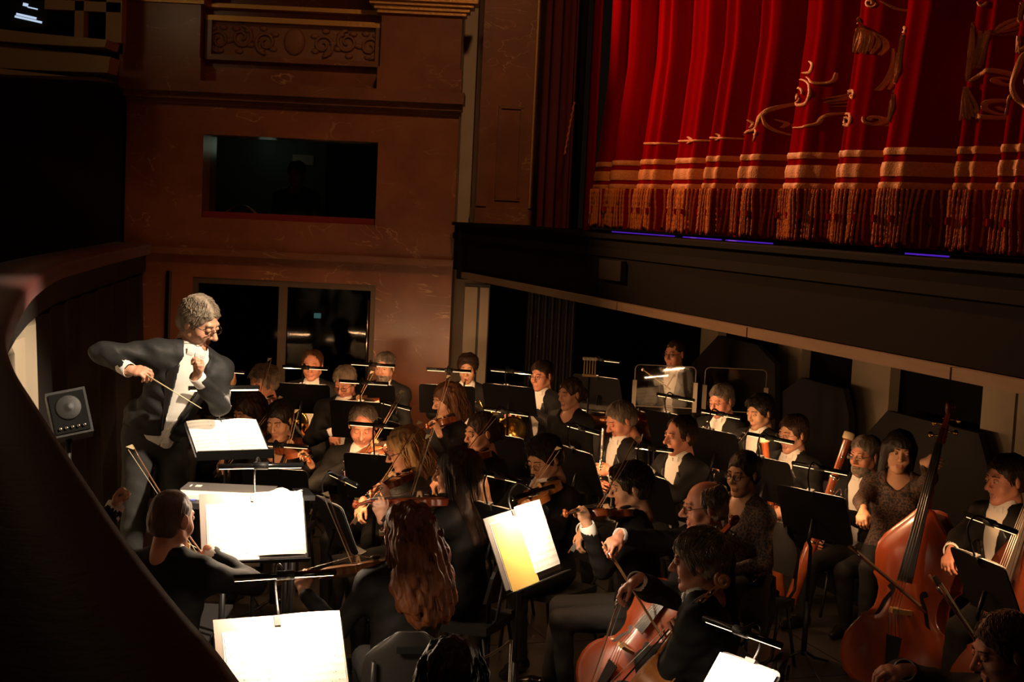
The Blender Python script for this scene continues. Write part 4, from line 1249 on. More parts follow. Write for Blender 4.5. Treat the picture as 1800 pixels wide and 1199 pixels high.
# floor with its boards
m = MB(); m.box((0, 7, -.06), (16, 18, .1)); floor = struct('floor', m, 'stage_black', label='black orchestra pit floor')
ST = ray(54, 332); ST = -Vector((ST.x, ST.y, 0)).normalized()        # along the stage front, towards the camera
SN = Vector((-ST.y, ST.x, 0))                                        # from the pit into the stage
if SN.x < 0: SN = -SN
C0 = wx(815, 400, 13.6); C0.z = 0
STAGE_Z = 2.62; BEAM_Z = 2.1
for i in range(13):
    for j in range(7):
        c = C0 - SN * 3.0 + ST * (.4 + i * .95) + SN * (j - .8) * .85
        if not (-3.6 < c.x < 5.5 and .6 < c.y < 13.5): continue
        m = MB(); a = ST * .470; b = SN * .420; zz = -.0012 * ((i * 3 + j * 5) % 3)
        cc = [c - a - b, c + a - b, c + a + b, c - a + b]
        m.hexa([Vector((p.x, p.y, -.01)) for p in cc], [Vector((p.x, p.y, zz)) for p in cc]); m.build('floor_panel', 'floor', floor)

# marble end wall
W0 = wx(222, 300).x; W1 = wx(803, 300).x
zl = wx(530, 444).z; zl2 = wx(530, 456).z
zc0 = wx(500, 190).z; zc1 = wx(500, 152).z
dx0 = wx(336, 600).x; dx1 = wx(657, 600).x; dz = wx(500, 494).z
fx0 = wx(357, 310).x; fx1 = wx(663, 310).x; fz0 = wx(510, 389).z; fz1 = wx(510, 243).z
YB = YW + .6
m = MB()
wbox(m, W0, dx0, 0, zl2, YW, YB); wbox(m, dx1, W1, 0, zl2, YW, YB); wbox(m, dx0, dx1, dz, zl2, YW, YB)
wbox(m, W0, fx0, zl2, zc0, YW - .03, YB); wbox(m, fx1, W1, zl2, zc0, YW - .03, YB)
wbox(m, fx0, fx1, zl2, fz0, YW - .03, YB); wbox(m, fx0, fx1, fz1, zc0, YW - .03, YB)
wbox(m, W0, W1, zc0, zc1 + 2.2, YW + .10, YB)
wall = struct('wall_far', m, 'marble', label='red marble side wall with box window and pit doors')
m = MB(); wbox(m, W0 + .05, W1 + .03, zl2, zl, YW - .13, YW); struct('trim_1', m, 'marble_trim', label='marble ledge above the pit doors')
m = MB(); wbox(m, W0 - .02, W1 + .05, zc0 + .10, zc1, YW - .26, YW + .1); wbox(m, W0, W1 + .03, zc0 + .04, zc0 + .10, YW - .16, YW + .1); wbox(m, W0, W1 + .02, zc0, zc0 + .04, YW - .08, YW + .1)
struct('trim_2', m, 'marble_trim', label='heavy marble cornice over the box window')
# piers and relief panel above the cornice
pz1 = zc1 + 1.6
for nme, a, b in (('trim_3', 224, 358), ('trim_4', 672, 812)):
    m = MB(); xa = wx(a, 80).x; xb = wx(b, 80).x; wbox(m, xa, xb, zc1, pz1, YW - .16, YW + .1); wbox(m, xa - .02, xb + .02, zc1, zc1 + .22, YW - .2, YW)
    o = struct(nme, m, 'marble', label='marble pier above the cornice %s the carved panel' % ('left of' if a < 300 else 'right of'))
    m = MB(); zt = wx(740, 30).z
    for k, (dz_, pr) in enumerate(((0, .19), (.035, .22), (.075, .26), (.11, .30))):
        wbox(m, xa - pr + .15, xb + pr - .15, zt + dz_, zt + dz_ + .04, YW - pr - .02, YW)
    m.build('gilded_capital', 'gilt', o)
xa = wx(372, 80).x; xb = wx(660, 80).x; za = wx(510, 102).z; zb = wx(510, 42).z
cp = empty('carved_panel', ((xa + xb) / 2, YW + .1, za), 0, 'carved scrollwork relief panel above the cornice', 'relief')
def cpart(mb, n, mt): mb.xform(Matrix.Translation((-(xa + xb) / 2, -YW - .1, -za))); return mb.build(n, mt, cp)
m = MB(); wbox(m, xa, xb, za, zb, YW + .06, YW + .1); cpart(m, 'ground', 'relief')
for (p, q, r, s_) in ((xa - .06, xb + .06, zb, zb + .05), (xa - .06, xb + .06, za - .05, za), (xa - .06, xa, za, zb), (xb, xb + .06, za, zb)):
    m = MB(); wbox(m, p, q, r, s_, YW - .02, YW + .1); cpart(m, 'frame_moulding', 'gilt' if r == zb else 'marble_trim')
m = MB(); wbox(m, xa - .1, xb + .1, zb + .12, zb + .16, YW - .06, YW + .1); cpart(m, 'upper_moulding', 'gilt')
m = MB(); wbox(m, xa - .12, xb + .12, zb + .28, zb + .36, YW - .16, YW + .1); cpart(m, 'top_moulding', 'gilt')
H_ = zb - za; cx_ = (xa + xb) / 2; cz_ = (za + zb) / 2
def spiral(cx, cz, r, d, turns=1.6, y=YW + .05, n=30, t0=0):
    return [Vector((cx + d * r * (1 - .8 * i / n) * math.cos(t0 + turns * 6.283 * i / n), y - .012 * i / n, cz + r * (1 - .8 * i / n) * math.sin(t0 + turns * 6.283 * i / n))) for i in range(n + 1)]
for d in (-1, 1):
    for k, off in enumerate((.28, .52, .74)):
        m = MB(); m.tube(spiral(cx_ + d * off, cz_ + (.02 if k % 2 else -.02), H_ * .34, d, 1.5, t0=1.57 * (1 if k % 2 else -1)), [.020 - .00035 * i for i in range(31)], 6); cpart(m, 'scroll', 'relief')
        for q in range(5):
            an = q * 1.3 + k; m = MB(); m.sphere((cx_ + d * (off + .10 * math.cos(an)), YW + .05, cz_ + H_ * .36 * math.sin(an)), .032, 8, (1.3, .5, .8)); cpart(m, 'leaf', 'relief')
m = MB(); m.sphere((cx_, YW + .05, cz_), H_ * .40, 16, (.8, .22, 1)); cpart(m, 'cartouche', 'relief')

# box window: glass, sill, room behind
m = MB(); wbox(m, fx0, fx1, fz0, fz1, YB - .30, YB - .29); w1 = struct('window_1', m, 'box_glass', label='dark glass window of the box in the marble wall')
m = MB(); wbox(m, fx0, fx1, fz0, fz0 + .06, YW + .05, YB - .3); m.build('window_sill', 'red_cushion', w1)
yr = YB + 1.7
m = MB(); wbox(m, fx0 - .8, fx1 + .8, fz0 - .9, fz1 + .3, yr, yr + .1); wbox(m, fx0 - .8, fx1 + .8, fz1 + .25, fz1 + .35, YB, yr); wbox(m, fx0 - .8, fx1 + .8, fz0 - .9, fz0 - .8, YB, yr)
wbox(m, fx0 - .9, fx0 - .8, fz0 - .9, fz1 + .3, YB, yr); wbox(m, fx1 + .8, fx1 + .9, fz0 - .9, fz1 + .3, YB, yr)
struct('wall_box_room', m, 'room_wall', label='dim room seen through the box window')
dp = wx(590, 330, YB + 1.0)
m = MB(); wbox(m, wx(575, 300, yr).x, wx(655, 300, yr).x, fz0 - .8, wx(600, 255, yr).z, yr - .08, yr); struct('door_3', m, 'dark_wall', label='dark door at the back of the box room')
sg = wx(533, 281, yr); m = MB(); m.box((sg.x, yr - .01, sg.z), (.24, .02, .11)); o = m.build('wall_notice', 'pillar'); tag(o, 'small framed notice on the wall of the box room', 'notice')
l = bpy.data.lights.new('box_room_lamp', 'POINT'); l.energy = .4; l.color = (.85, 1.0, .8); l.shadow_soft_size = .1
lo = bpy.data.objects.new('box_room_lamp', l); COL.objects.link(lo); lo.location = wx(470, 260, YB + 1.2)
# a chair back in the box room
cb = wx(425, 340, YB + .7)
ch = empty('upholstered_chair', (cb.x, cb.y, fz0 - .8), 0, 'upholstered chair back behind the box window', 'chair')
m = MB(); m.tube(bezier([(-.2, 0, .45), (-.21, 0, .78), (0, 0, .92), (.21, 0, .78), (.2, 0, .45)], 20), .018, 8); m.build('back_frame', 'gilt', ch)
m = MB(); rows = [[Vector((x * .19, .0, .47 + (.30 + .1 * (1 - x * x)) * j / 4)) for x in [i / 4 for i in range(-4, 5)]] for j in range(5)]; m.slab(rows, (0, .03, 0)); m.build('backrest', 'red_cushion', ch)
m = MB(); m.box((0, .2, .43), (.44, .42, .07)); m.build('seat', 'red_cushion', ch)
for a in (-.19, .19):
    for b in (.02, .38):
        m = MB(); m.tube([(a, b, .4), (a, b, 0)], .018, 6); m.build('leg', 'gilt', ch)

# pit doors
m = MB(); wbox(m, dx0, dx1, dz - .06, dz, YW + .02, YW + .14); wbox(m, dx0, dx0 + .05, 0, dz - .06, YW + .02, YW + .14); wbox(m, dx1 - .05, dx1, 0, dz - .06, YW + .02, YW + .14)
mx0 = wx(488, 560).x; mx1 = wx(503, 560).x
wbox(m, mx0, mx1, 0, dz - .06, YW + .03, YW + .13)
d1 = struct('door_1', m, 'door_frame', label='double pit door in a bronze frame')
for a, b in ((dx0 + .05, mx0), (mx1, dx1 - .05)):
    m = MB(); wbox(m, a, b, 0, dz - .06, YW + .07, YW + .085); m.build('pane', 'dark_glass', d1)
m = MB(); m.tube([(dx1 - .07, YW, dz - .15), (dx1 - .07, YW, .9)], .012, 8); m.build('handle_bar', 'chrome', d1)
m = MB(); wbox(m, W0 - 1, W1 + 1, -.1, 2.6, YB + 1.2, YB + 1.3); struct('wall_corridor', m, 'dark_wall', label='dark corridor behind the pit doors')
p = at_y(558, 555, YB + 1.185); m = MB(); m.box(p, (.075, .03, .055)); o = m.build('exit_sign_reflection', 'exit_sign_reflection'); tag(o, 'tiny glowing blue-green box for an exit sign reflection in the door glass', 'reflection')  # reflection in the pane put in as a glowing box behind it
xg = wx(298, 560).x
m = MB(); wbox(m, xg - .03, xg - .005, .2, wx(298, 476).z, YW - .05, YW); struct('trim_5', m, 'stage_black', label='black strip for the shade of a narrow recess left of the pit doors')  # recess shade put in as a raised black strip
m = MB(); wbox(m, xg - .005, xg + .012, .2, wx(298, 476).z, YW - .03, YW); struct('trim_6', m, 'door_frame', label='bronze strip left of the pit doors')

# return between the marble wall and the proscenium
xr0 = W1; xr1 = wx(842, 300, 14.2).x
m = MB(); wbox(m, xr0, xr1 + .1, 0, 8, YW + .56, YW + .7); struct('wall_return', m, 'pillar', label='grey-brown recess between marble wall and proscenium pilaster')
# proscenium pilaster on the stage level
PY = 14.15
xa = wx(838, 200, PY).x; xb = wx(948, 200, PY).x; zb_ = wx(890, 400, PY).z
Rp = Matrix.Rotation(math.radians(-8), 3, 'Z')
pil = empty('proscenium_pilaster', ((xa + xb) / 2, PY + .2, zb_), math.radians(8), 'brown marble proscenium pilaster beside the red drape', 'pilaster'); w_ = xb - xa
m = MB(); m.box((0, 0, 2.6), (w_, .4, 5.2)); m.build('shaft', 'marble', pil)
m = MB(); m.box((0, -.02, .09), (w_ + .02, .42, .18)); m.build('plinth', 'marble_trim', pil)
for s, ww in ((-1, .10), (1, .08)):
    m = MB(); m.box((s * (w_ / 2 - ww / 2), -.212, 2.7), (ww, .03, 5.0)); m.build('edge_band', 'marble_trim', pil)
m = MB(); m.box((w_ / 2 - .085, -.222, 2.7), (.018, .02, 5.0)); m.build('gilt_bead', 'gilt', pil)
pw = .22; z0_, z1_ = .28, 1.18
for (cx, cz, sx_, sz_) in ((0, z0_, pw, .03), (0, z1_, pw, .03), (-pw / 2, (z0_ + z1_) / 2, .03, z1_ - z0_), (pw / 2, (z0_ + z1_) / 2, .03, z1_ - z0_)):
    m = MB(); m.box((cx, -.208, cz), (sx_ + .03 * (sx_ > .1), .03, sz_)); m.build('panel_moulding', 'marble_trim', pil)

# stage
def SP(s, n, z): return C0 + ST * s + SN * n + Vector((0, 0, z))
def sbox(m, s0, s1, n0, n1, z0, z1):
    return m.hexa([SP(s0, n0, z0), SP(s1, n0, z0), SP(s1, n1, z0), SP(s0, n1, z0)][::-1], [SP(s0, n0, z1), SP(s1, n0, z1), SP(s1, n1, z1), SP(s0, n1, z1)][::-1])
m = MB(); sbox(m, -.3, 13, .0, 7, BEAM_Z + .06, STAGE_Z - .03); st = struct('floor_stage', m, 'stage_black', label='black stage front overhanging the pit')
m = MB(); sbox(m, -.3, 13, -.03, 1.0, STAGE_Z - .03, STAGE_Z); m.build('stage_edge', 'stage_black', st)
m = MB(); sbox(m, -.3, 13, -.015, .0, BEAM_Z + .36, STAGE_Z - .10); m.build('fascia_board', 'dark_wall', st)
for k in range(5):
    m = MB(); sbox(m, .15 + k * 1.9, .15 + k * 1.9 + 1.885, -.05, .06, BEAM_Z, BEAM_Z + .055); m.build('edge_batten', 'beam_grey', st)
m = MB(); sbox(m, 3.55, 3.95, -.04, .02, BEAM_Z + .2, BEAM_Z + .34); m.build('grille', 'black_metal', st)
# dark block at the far end of the stage front
m = MB(); a = wx(806, 410, 13.65); b = wx(850, 410, 13.65)
wbox(m, a.x, b.x + .25, BEAM_Z - .02, wx(820, 405, 13.65).z, 13.6, 14.2); struct('trim_7', m, 'stage_black', label='black block at the far end of the stage edge')
# blue light leaking under the curtain
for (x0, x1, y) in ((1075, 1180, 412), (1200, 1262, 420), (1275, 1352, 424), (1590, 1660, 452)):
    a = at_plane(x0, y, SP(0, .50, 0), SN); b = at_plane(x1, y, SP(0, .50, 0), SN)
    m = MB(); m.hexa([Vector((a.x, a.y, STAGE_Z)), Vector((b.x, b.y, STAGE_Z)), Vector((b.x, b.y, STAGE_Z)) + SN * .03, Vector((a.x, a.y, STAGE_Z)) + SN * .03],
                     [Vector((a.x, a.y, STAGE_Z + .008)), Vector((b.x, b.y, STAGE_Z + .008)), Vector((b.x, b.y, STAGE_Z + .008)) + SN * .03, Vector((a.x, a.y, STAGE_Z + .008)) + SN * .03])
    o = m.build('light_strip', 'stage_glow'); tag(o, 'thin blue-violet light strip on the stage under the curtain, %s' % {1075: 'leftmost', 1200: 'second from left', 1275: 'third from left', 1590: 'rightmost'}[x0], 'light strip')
# pit back wall under the stage
NB = 3.2
m = MB(); sbox(m, -6, 13, NB, NB + .2, 0, BEAM_Z + .1); struct('wall_under_stage', m, 'dark_wall', label='black back wall of the pit under the stage')
def pil_box(name, x0, x1, y, n, mt, z1=BEAM_Z + .05, label=None, th=.1):
    a = at_plane(x0, y, SP(0, n, 0), SN); b = at_plane(x1, y, SP(0, n, 0), SN)
    s0 = (a - C0).dot(ST); s1 = (b - C0).dot(ST)
    m = MB(); sbox(m, s0, s1, n, n + th, 0, z1); return struct(name, m, mt, label=label)
pil_box('trim_8', 1494, 1562, 700, 3.05, 'pillar', label='grey pillar lit from below behind the bassoons')
pil_box('trim_9', 1722, 1780, 760, 3.05, 'pillar', label='grey pillar behind the right-hand double bass player')
pil_box('trim_10', 1782, 1850, 800, 2.95, 'pillar', label='pale pillar at the right edge of the picture')
pil_box('trim_11', 1366, 1408, 640, 3.05, 'pillar', label='grey pillar behind the clarinet players')
pil_box('trim_12', 1232, 1262, 590, 3.05, 'pillar', label='grey pillar behind the percussionist')
def lean_panel(pts, n, label):
    ps = [at_plane(x, y, SP(0, n, 0), SN) for x, y in pts]
    m = MB(); m.prism(ps[::-1], SN * .06); o = m.build('acoustic_panel', 'dark_panel'); tag(o, label, 'panel')
lean_panel([(1560, 722), (1720, 762), (1738, 830), (1738, 1130), (1420, 1060), (1420, 840), (1490, 800)], 2.85, 'dark angular acoustic panel behind the double bass player')
lean_panel([(1408, 664), (1482, 684), (1492, 730), (1490, 1000), (1290, 960), (1290, 780), (1340, 716)], 2.77, 'dark angular acoustic panel behind the bassoon players')
lean_panel([(1262, 590), (1330, 606), (1362, 640), (1362, 900), (1215, 860), (1215, 640)], 2.69, 'dark angular acoustic panel behind the clear screens')
# end of the pit near the far corner: cabinet and black drapes
a = wx(812, 600, 14.05); b = wx(838, 600, 14.05); c = wx(857, 600, 14.05)
cab = empty('equipment_cabinet', ((a.x + c.x) / 2, 14.15, 0), 0, 'tall grey metal cabinet in the far corner behind the horn player', 'cabinet'); ox = (a.x + c.x) / 2; hz = wx(830, 500, 14.05).z
m = MB(); m.box((0, .05, hz / 2), (c.x - a.x, .1, hz)); m.build('body', 'black_metal', cab)
m = MB(); m.box(((a.x + b.x) / 2 - ox - .005, -.01, hz / 2), (b.x - a.x - .02, .02, hz - .06)); m.build('door', 'pillar', cab)
m = MB(); m.box(((b.x + c.x) / 2 - ox, -.01, hz / 2), (c.x - b.x - .02, .02, hz - .06)); m.build('door', 'pillar', cab)
a = wx(925, 560, 14.6); b = wx(1012, 560, 14.6)
m = MB(); n_ = 50; rows = []
for z in (0.0, .8, 1.6, BEAM_Z + .05): rows.append([Vector((a.x + (b.x - a.x) * i / n_, 14.6 + .05 * math.sin(i * .9), z)) for i in range(n_ + 1)])
m.slab(rows, (0, .02, 0)); o = m.build('black_drape', 'dark_panel'); tag(o, 'black folded drape hanging in the far corner of the pit', 'drape')
m = MB(); wbox(m, -1.5, 9, 0, 2.3, 17.6, 17.7); struct('wall_pit_end', m, 'dark_wall', label='dark far end of the pit')

# ---- curtain
NC = .55
CP = SP(0, NC - .20, 0)
def cs(x, y=300): return (at_plane(x, y, CP, SN) - C0).dot(ST)
folds = [cs(x) for x in (1046, 1086, 1132, 1186, 1254, 1312, 1384, 1474, 1560, 1656, 1740, 1830, 1930, 2060)]
folds += [folds[-1] + .55 * k for k in (1, 2, 3, 4, 5)]
def cn(s):
    """fold depth: sharp edge on the far-left side, long slope back"""
    if s <= folds[0]: return 0.0
    for i in range(len(folds) - 1):
        a, b = folds[i], folds[i + 1]
        if s < b:
            f = (s - a) / (b - a); A = min(.30, .62 * (b - a)) * (.85 + .3 * ((i * 37) % 10) / 10)
            if i in (7, 9): A *= .8
            g = f / .16 if f < .16 else (1 - .12 * (f - .16) / .38 if f < .54 else .88 * (1 - (f - .54) / .46))
            g = g * g * (3 - 2 * g)
            return A * g + .012 * math.sin(f * 19 + i) * (1 - f) * f * 4 + .006 * math.sin(s * 55)
    return 0.0
def CS(s, z, off=0.0):
    k = .65 + .35 * min(1, max(0, (3.9 - z) / 1.0))
    sw = .03 * math.sin(z * 1.3 + s)
    return SP(s + sw * .3, NC - cn(s) * k - off, z)
ns = 800; s0, s1 = folds[0], folds[-1]
ZT = 5.6
def zrow(x, y, s_ref):  # height of a photo row on the curtain plane
    return at_plane(x, y, CP, SN).z
ZB0 = zrow(1330, 328, 0); ZB1 = zrow(1330, 322 - 8, 0)
z_f = zrow(1500, 325, 0)
cur = empty('stage_curtain', SP((s0 + s1) / 2, NC, STAGE_Z), 0, 'red velvet stage curtain with gold bands, embroidery and fringe', 'curtain')
ci = cur.location.copy()
def cbuild(mb, n, mt, kind=None, parent=None):
    mb.xform(Matrix.Translation(-ci)); o = mb.build(n, mt, cur)
    if kind: o['kind'] = kind
    return o
rows = []
zs = [STAGE_Z + .035 + (ZT - STAGE_Z) * (i / 22) for i in range(23)]
SS = [s0 + (s1 - s0) * i / ns for i in range(ns + 1)]
for z in zs: rows.append([CS(s, z) for s in SS])
m = MB(); m.slab(rows, SN * .02); cbuild(m, 'cloth', 'velvet')
zf = z_f
def band(z0, z1, nme, mt='gold_thread'):
    m = MB(); m.slab([[CS(s, z0, .006) for s in SS], [CS(s, (z0 + z1) / 2, .012) for s in SS], [CS(s, z1, .006) for s in SS]], SN * .005); cbuild(m, nme, mt)
zpx = lambda x, y: at_plane(x, y, CP, SN).z
b = [zpx(1520, y) for y in (333, 322, 317, 288, 276, 264)]
band(b[0], b[1], 'gold_band'); band(zpx(1520, 312), zpx(1520, 288), 'gold_band'); band(b[4], b[5], 'gold_band')
# fringe: twisted cords
m = MB(); r = random.Random(3); s = s0 + .01; zt = b[0]
i = 0
while s < s1:
    ln = zt - STAGE_Z - .03 - r.uniform(0, .03); sl_ = r.uniform(-.007, .007)
    short = (i % 7 == 3)
    pts = []
    for j in range(17):
        f = j / 16.0
        if short and f > .3 and f < .42: f = .42
        ph = f * 40
        pts.append(CS(s + sl_ * f + .0015 * math.sin(f * 6 + i), zt - ln * f, .016 + .006 * math.sin(f * 2.2 + i * .7) + .006 * f))
    m.tube(pts, [.0072 + .0026 * ((j % 2)) for j in range(17)], 5, caps=True)
    s += r.uniform(.015, .020); i += 1
    if i % 9 == 5: s += .014
cbuild(m, 'fringe', 'gold_cord', 'stuff')
for k in range(80):   # small red tassels among the cords
    s = s0 + (s1 - s0) * (k + .5) / 80
    m = MB(); m.box(CS(s, zt - .155, .028), (.022, .022, .035)); cbuild(m, 'tassel', 'velvet')
# embroidery: strokes traced on the curtain, following the folds
def CSP(x, y, o):
    q = at_plane(x, y, CP, SN); return CS((q - C0).dot(ST), q.z, o)
def stroke(pts, wpx, n=24, parent=None, nme='embroidered_scroll'):
    pp = bezier([Vector((x, y, 0)) for x, y in pts], n); rows = [[], [], [], [], []]
    for i, p in enumerate(pp):
        d = pp[min(i + 1, n - 1)] - pp[max(i - 1, 0)]; d = d.normalized() if d.length > 1e-6 else Vector((1, 0, 0)); s_ = Vector((-d.y, d.x, 0))
        w = wpx * .62 * (.35 + .65 * math.sin(math.pi * (i + .6) / n))
        for k, (f, o) in enumerate(((-1, .004), (-.5, .013), (0, .009), (.5, .013), (1, .004))):
            c = p + s_ * w * f; rows[k].append(CSP(c.x, c.y, o))
    m = MB(); m.slab(rows, SN * .003)
    return cbuild(m, nme, 'gold_thread')
def leafs(a, b_, k=6, wpx=3.0):
    """raised satin-stitch leaf between two edge curves"""
    m = MB(); n = 18
    A_ = bezier([Vector((x, y, 0)) for x, y in a], n); B_ = bezier([Vector((x, y, 0)) for x, y in b_], n)
    for j in range(k):
        rows = [[], [], []]
        for i in range(n):
            t = i / (n - 1); hw = (.5 / k) * .86 * math.sin(math.pi * min(1, max(.04, t * .9 + .06))) ** .6
            fc = (j + .5) / k + .35 / k * math.sin(t * 3.2 + j * 1.7); tt = min(n - 1, max(0, i + 1.6 * math.sin(j * 2.3)))
            i0 = min(n - 2, int(tt)); pa = A_[i0].lerp(A_[i0 + 1], tt - i0); pb = B_[i0].lerp(B_[i0 + 1], tt - i0)
            for q, (g_, o) in enumerate(((-1, .003), (0, .020), (1, .003))):
                c = pa.lerp(pb, fc + g_ * hw); rows[q].append(CSP(c.x, c.y, o))
        m.slab(rows, SN * .003)
    cbuild(m, 'embroidered_leaf', 'gold_thread')
def curl(cx, cy, rr, turns, t0, d, wpx=3):
    stroke([(cx + d * rr * (1 - .75 * i / 14) * math.cos(t0 + turns * 6.283 * i / 14), cy + rr * (1 - .75 * i / 14) * math.sin(t0 + turns * 6.283 * i / 14)) for i in range(15)], wpx, 36)
for a, b_ in (((1132, 253), (1184, 251)), ((1187, 249), (1252, 245)), ((1256, 243), (1310, 243))):
    stroke([a, ((a[0] + b_[0]) / 2, (a[1] + b_[1]) / 2 + 1), b_], 3.4, 14)
for x, y in ((1136, 251), (1192, 247), (1216, 247), (1260, 242), (1276, 242), (1300, 242)): stroke([(x - 2, y - 6), (x + 3, y), (x - 2, y + 6)], 3.4, 8)
stroke([(1313, 240), (1330, 233), (1343, 222), (1350, 205), (1362, 190), (1378, 178), (1388, 175)], 5)
stroke([(1352, 200), (1357, 222), (1368, 235), (1386, 237)], 3)
stroke([(1318, 186), (1322, 200), (1316, 214), (1316, 224)], 3.2)
for x, y in ((1330, 212), (1340, 228), (1338, 236), (1362, 210)): stroke([(x, y), (x + 6, y + 6), (x + 3, y + 14)], 3, 8)
curl(1376, 219, 6, 1.2, 0, 1, 2.5)
curl(1408, 166, 28, 1.3, -1.9, 1, 5); curl(1402, 172, 10, 1.4, 0, 1, 4)
stroke([(1393, 140), (1400, 122), (1396, 110)], 3.5); stroke([(1412, 128), (1424, 127), (1430, 115), (1423, 107)], 5)
stroke([(1398, 225), (1420, 224), (1438, 218), (1444, 205), (1456, 198), (1470, 196), (1476, 190)], 4)
curl(1395, 222, 8, 1.0, 1.5, 1, 4)
leafs([(1442, 172), (1455, 165), (1472, 150), (1484, 140)], [(1450, 188), (1466, 182), (1478, 168), (1486, 148)], 5)
stroke([(1420, 135), (1436, 146), (1452, 142), (1456, 126)], 4)
curl(1466, 225, 8, 1.2, 0, 1, 4); curl(1496, 212, 13, 1.3, -2.4, 1, 6); stroke([(1484, 190), (1488, 168), (1500, 160), (1510, 166)], 6); curl(1503, 168, 7, 1.0, -1.5, 1, 4)
stroke([(1490, 115), (1487, 132), (1493, 120)], 4)
leafs([(1490, 40), (1497, 20), (1498, 0)], [(1512, 42), (1502, 25), (1502, 0)], 4)
leafs([(1488, 92), (1492, 70), (1498, 52), (1514, 42)], [(1540, 96), (1545, 80), (1542, 62), (1520, 48)], 9, 3.6)
leafs([(1548, 82), (1546, 110), (1540, 140), (1534, 158)], [(1566, 90), (1564, 120), (1562, 145), (1558, 164)], 7, 3.4)
leafs([(1580, 60), (1578, 90), (1570, 125), (1562, 150)], [(1598, 62), (1596, 100), (1596, 130), (1580, 152)], 8, 3.4)
curl(1592, 54, 9, 1.2, 1.0, 1, 5)
leafs([(1566, 162), (1552, 185), (1540, 205), (1530, 218)], [(1572, 166), (1570, 190), (1560, 208), (1545, 222)], 6, 3.4); curl(1533, 210, 10, 1.2, -.5, -1, 5)
leafs([(1572, 160), (1570, 185), (1568, 215)], [(1590, 168), (1594, 190), (1584, 216)], 7, 3.4)
stroke([(1540, 0), (1556, 14), (1575, 10), (1580, 0)], 4); stroke([(1560, 30), (1568, 40), (1572, 28)], 4); curl(1526, 4, 8, 1.2, 0, 1, 4); stroke([(1584, 24), (1588, 10), (1584, 0)], 5)
leafs([(1684, 34), (1680, 70), (1676, 105), (1674, 142)], [(1692, 40), (1696, 80), (1694, 115), (1692, 140)], 5, 3.4)
leafs([(1702, 52), (1698, 90), (1694, 120)], [(1722, 50), (1712, 85), (1704, 118)], 6, 3.4)
leafs([(1676, 150), (1670, 180), (1668, 212)], [(1692, 152), (1700, 180), (1706, 208)], 7, 3.4)
stroke([(1692, 142), (1706, 126), (1724, 122), (1738, 134), (1732, 148)], 7); curl(1728, 138, 10, 1.1, -1, 1, 5)
stroke([(1694, 190), (1704, 202), (1722, 204), (1738, 196)], 7); curl(1726, 184, 15, 1.3, 1.2, 1, 6)
leafs([(1724, 58), (1732, 30), (1760, 8), (1782, 0)], [(1728, 60), (1756, 54), (1776, 36), (1784, 6)], 7, 3.6)
stroke([(1790, 8), (1786, 30), (1794, 50), (1788, 75), (1776, 92)], 7); stroke([(1776, 92), (1776, 62), (1780, 92)], 4)
stroke([(1800, 82), (1784, 92), (1776, 120), (1770, 150), (1780, 180), (1800, 190)], 6); stroke([(1770, 166), (1764, 176), (1762, 202)], 4); curl(1800, 140, 16, 1.1, 2.5, 1, 5)
stroke([(1697, 0), (1704, 8), (1710, 0)], 4)

# drapes left of the curtain
def drape(x0, x1, n, amp, per, mt, label, y=250, z1=ZT, ph=0):
    a = at_plane(x0, y, SP(0, n, 0), SN); b = at_plane(x1, y, SP(0, n, 0), SN)
    sa, sb = (a - C0).dot(ST), (b - C0).dot(ST); k = max(40, int((sb - sa) * 60)); rows = []
    for z in (STAGE_Z, STAGE_Z + .6, STAGE_Z + 1.5, z1):
        rows.append([SP(sa + (sb - sa) * i / k, n + amp * math.sin(ph + (sa + (sb - sa) * i / k) * per) + .4 * amp * math.sin((sb - sa) * i / k * per * 2.3), z) for i in range(k + 1)])
    m = MB(); m.slab(rows, SN * .02); o = m.build('side_drape', mt); tag(o, label, 'drape')
drape(948, 1008, .62, .05, 24, 'velvet_dark', 'dark red pleated drape between the marble pilaster and the curtain')
drape(1022, 1050, .60, .05, 9, 'velvet', 'narrow bright red curtain leg left of the main curtain', ph=1.0)
a = at_plane(1017, 250, SP(0, .55, 0), SN); m = MB(); m.tube([Vector((a.x, a.y, STAGE_Z)), Vector((a.x, a.y, ZT))], .03, 10); struct('trim_13', m, 'stage_black', label='black vertical pipe at the curtain edge')
a = at_plane(1008, 210, SP(0, .48, 0), SN)
m = MB(); m.tube([Vector((a.x + .004 * math.sin(i * 1.9) - .0025 * i, a.y, at_plane(1006, 180, SP(0, .48, 0), SN).z - i * .018)) for i in range(26)], [.006 + .004 * (i % 3 == 0) for i in range(26)], 6); o = m.build('gold_cord_trim', 'gold_cord'); tag(o, 'thin gold cord hanging along the edge of the dark red drape', 'cord')

# ---- pit rail
RZ = wx(268, 428).z
inner = [(268, 428), (200, 442), (130, 458), (98, 468), (62, 490), (34, 524), (18, 560), (10, 592), (24, 640), (62, 700), (105, 765), (150, 830), (215, 922), (300, 1030), (380, 1120), (450, 1210), (560, 1330)]
ip = [at_z(x, y, RZ) for x, y in inner]
ip = bezier(ip, 90)
ip = [Vector((p.x, p.y, 0)) for p in ip]
nr_ = []
for i, p in enumerate(ip):
    d = (ip[min(i + 1, len(ip) - 1)] - ip[max(i - 1, 0)]).normalized(); nr_.append(Vector((-abs(d.y), -d.x if d.y < 0 else d.x, 0)).normalized())
def off(o): return [p + n * o for p, n in zip(ip, nr_)]
rail = struct('wall_rail', MB().slab([[Vector((p.x, p.y, z)) for p in off(.10)] for z in (0, RZ - .09)], (-.06, 0, 0)), 'rail_dark', label='dark curved pit wall below the rail')
rc = empty('pit_rail', (ip[40].x, ip[40].y, 0), 0, 'curved red velvet rail cap along the pit wall', 'rail'); rco = rc.location.copy()
ncap = 9
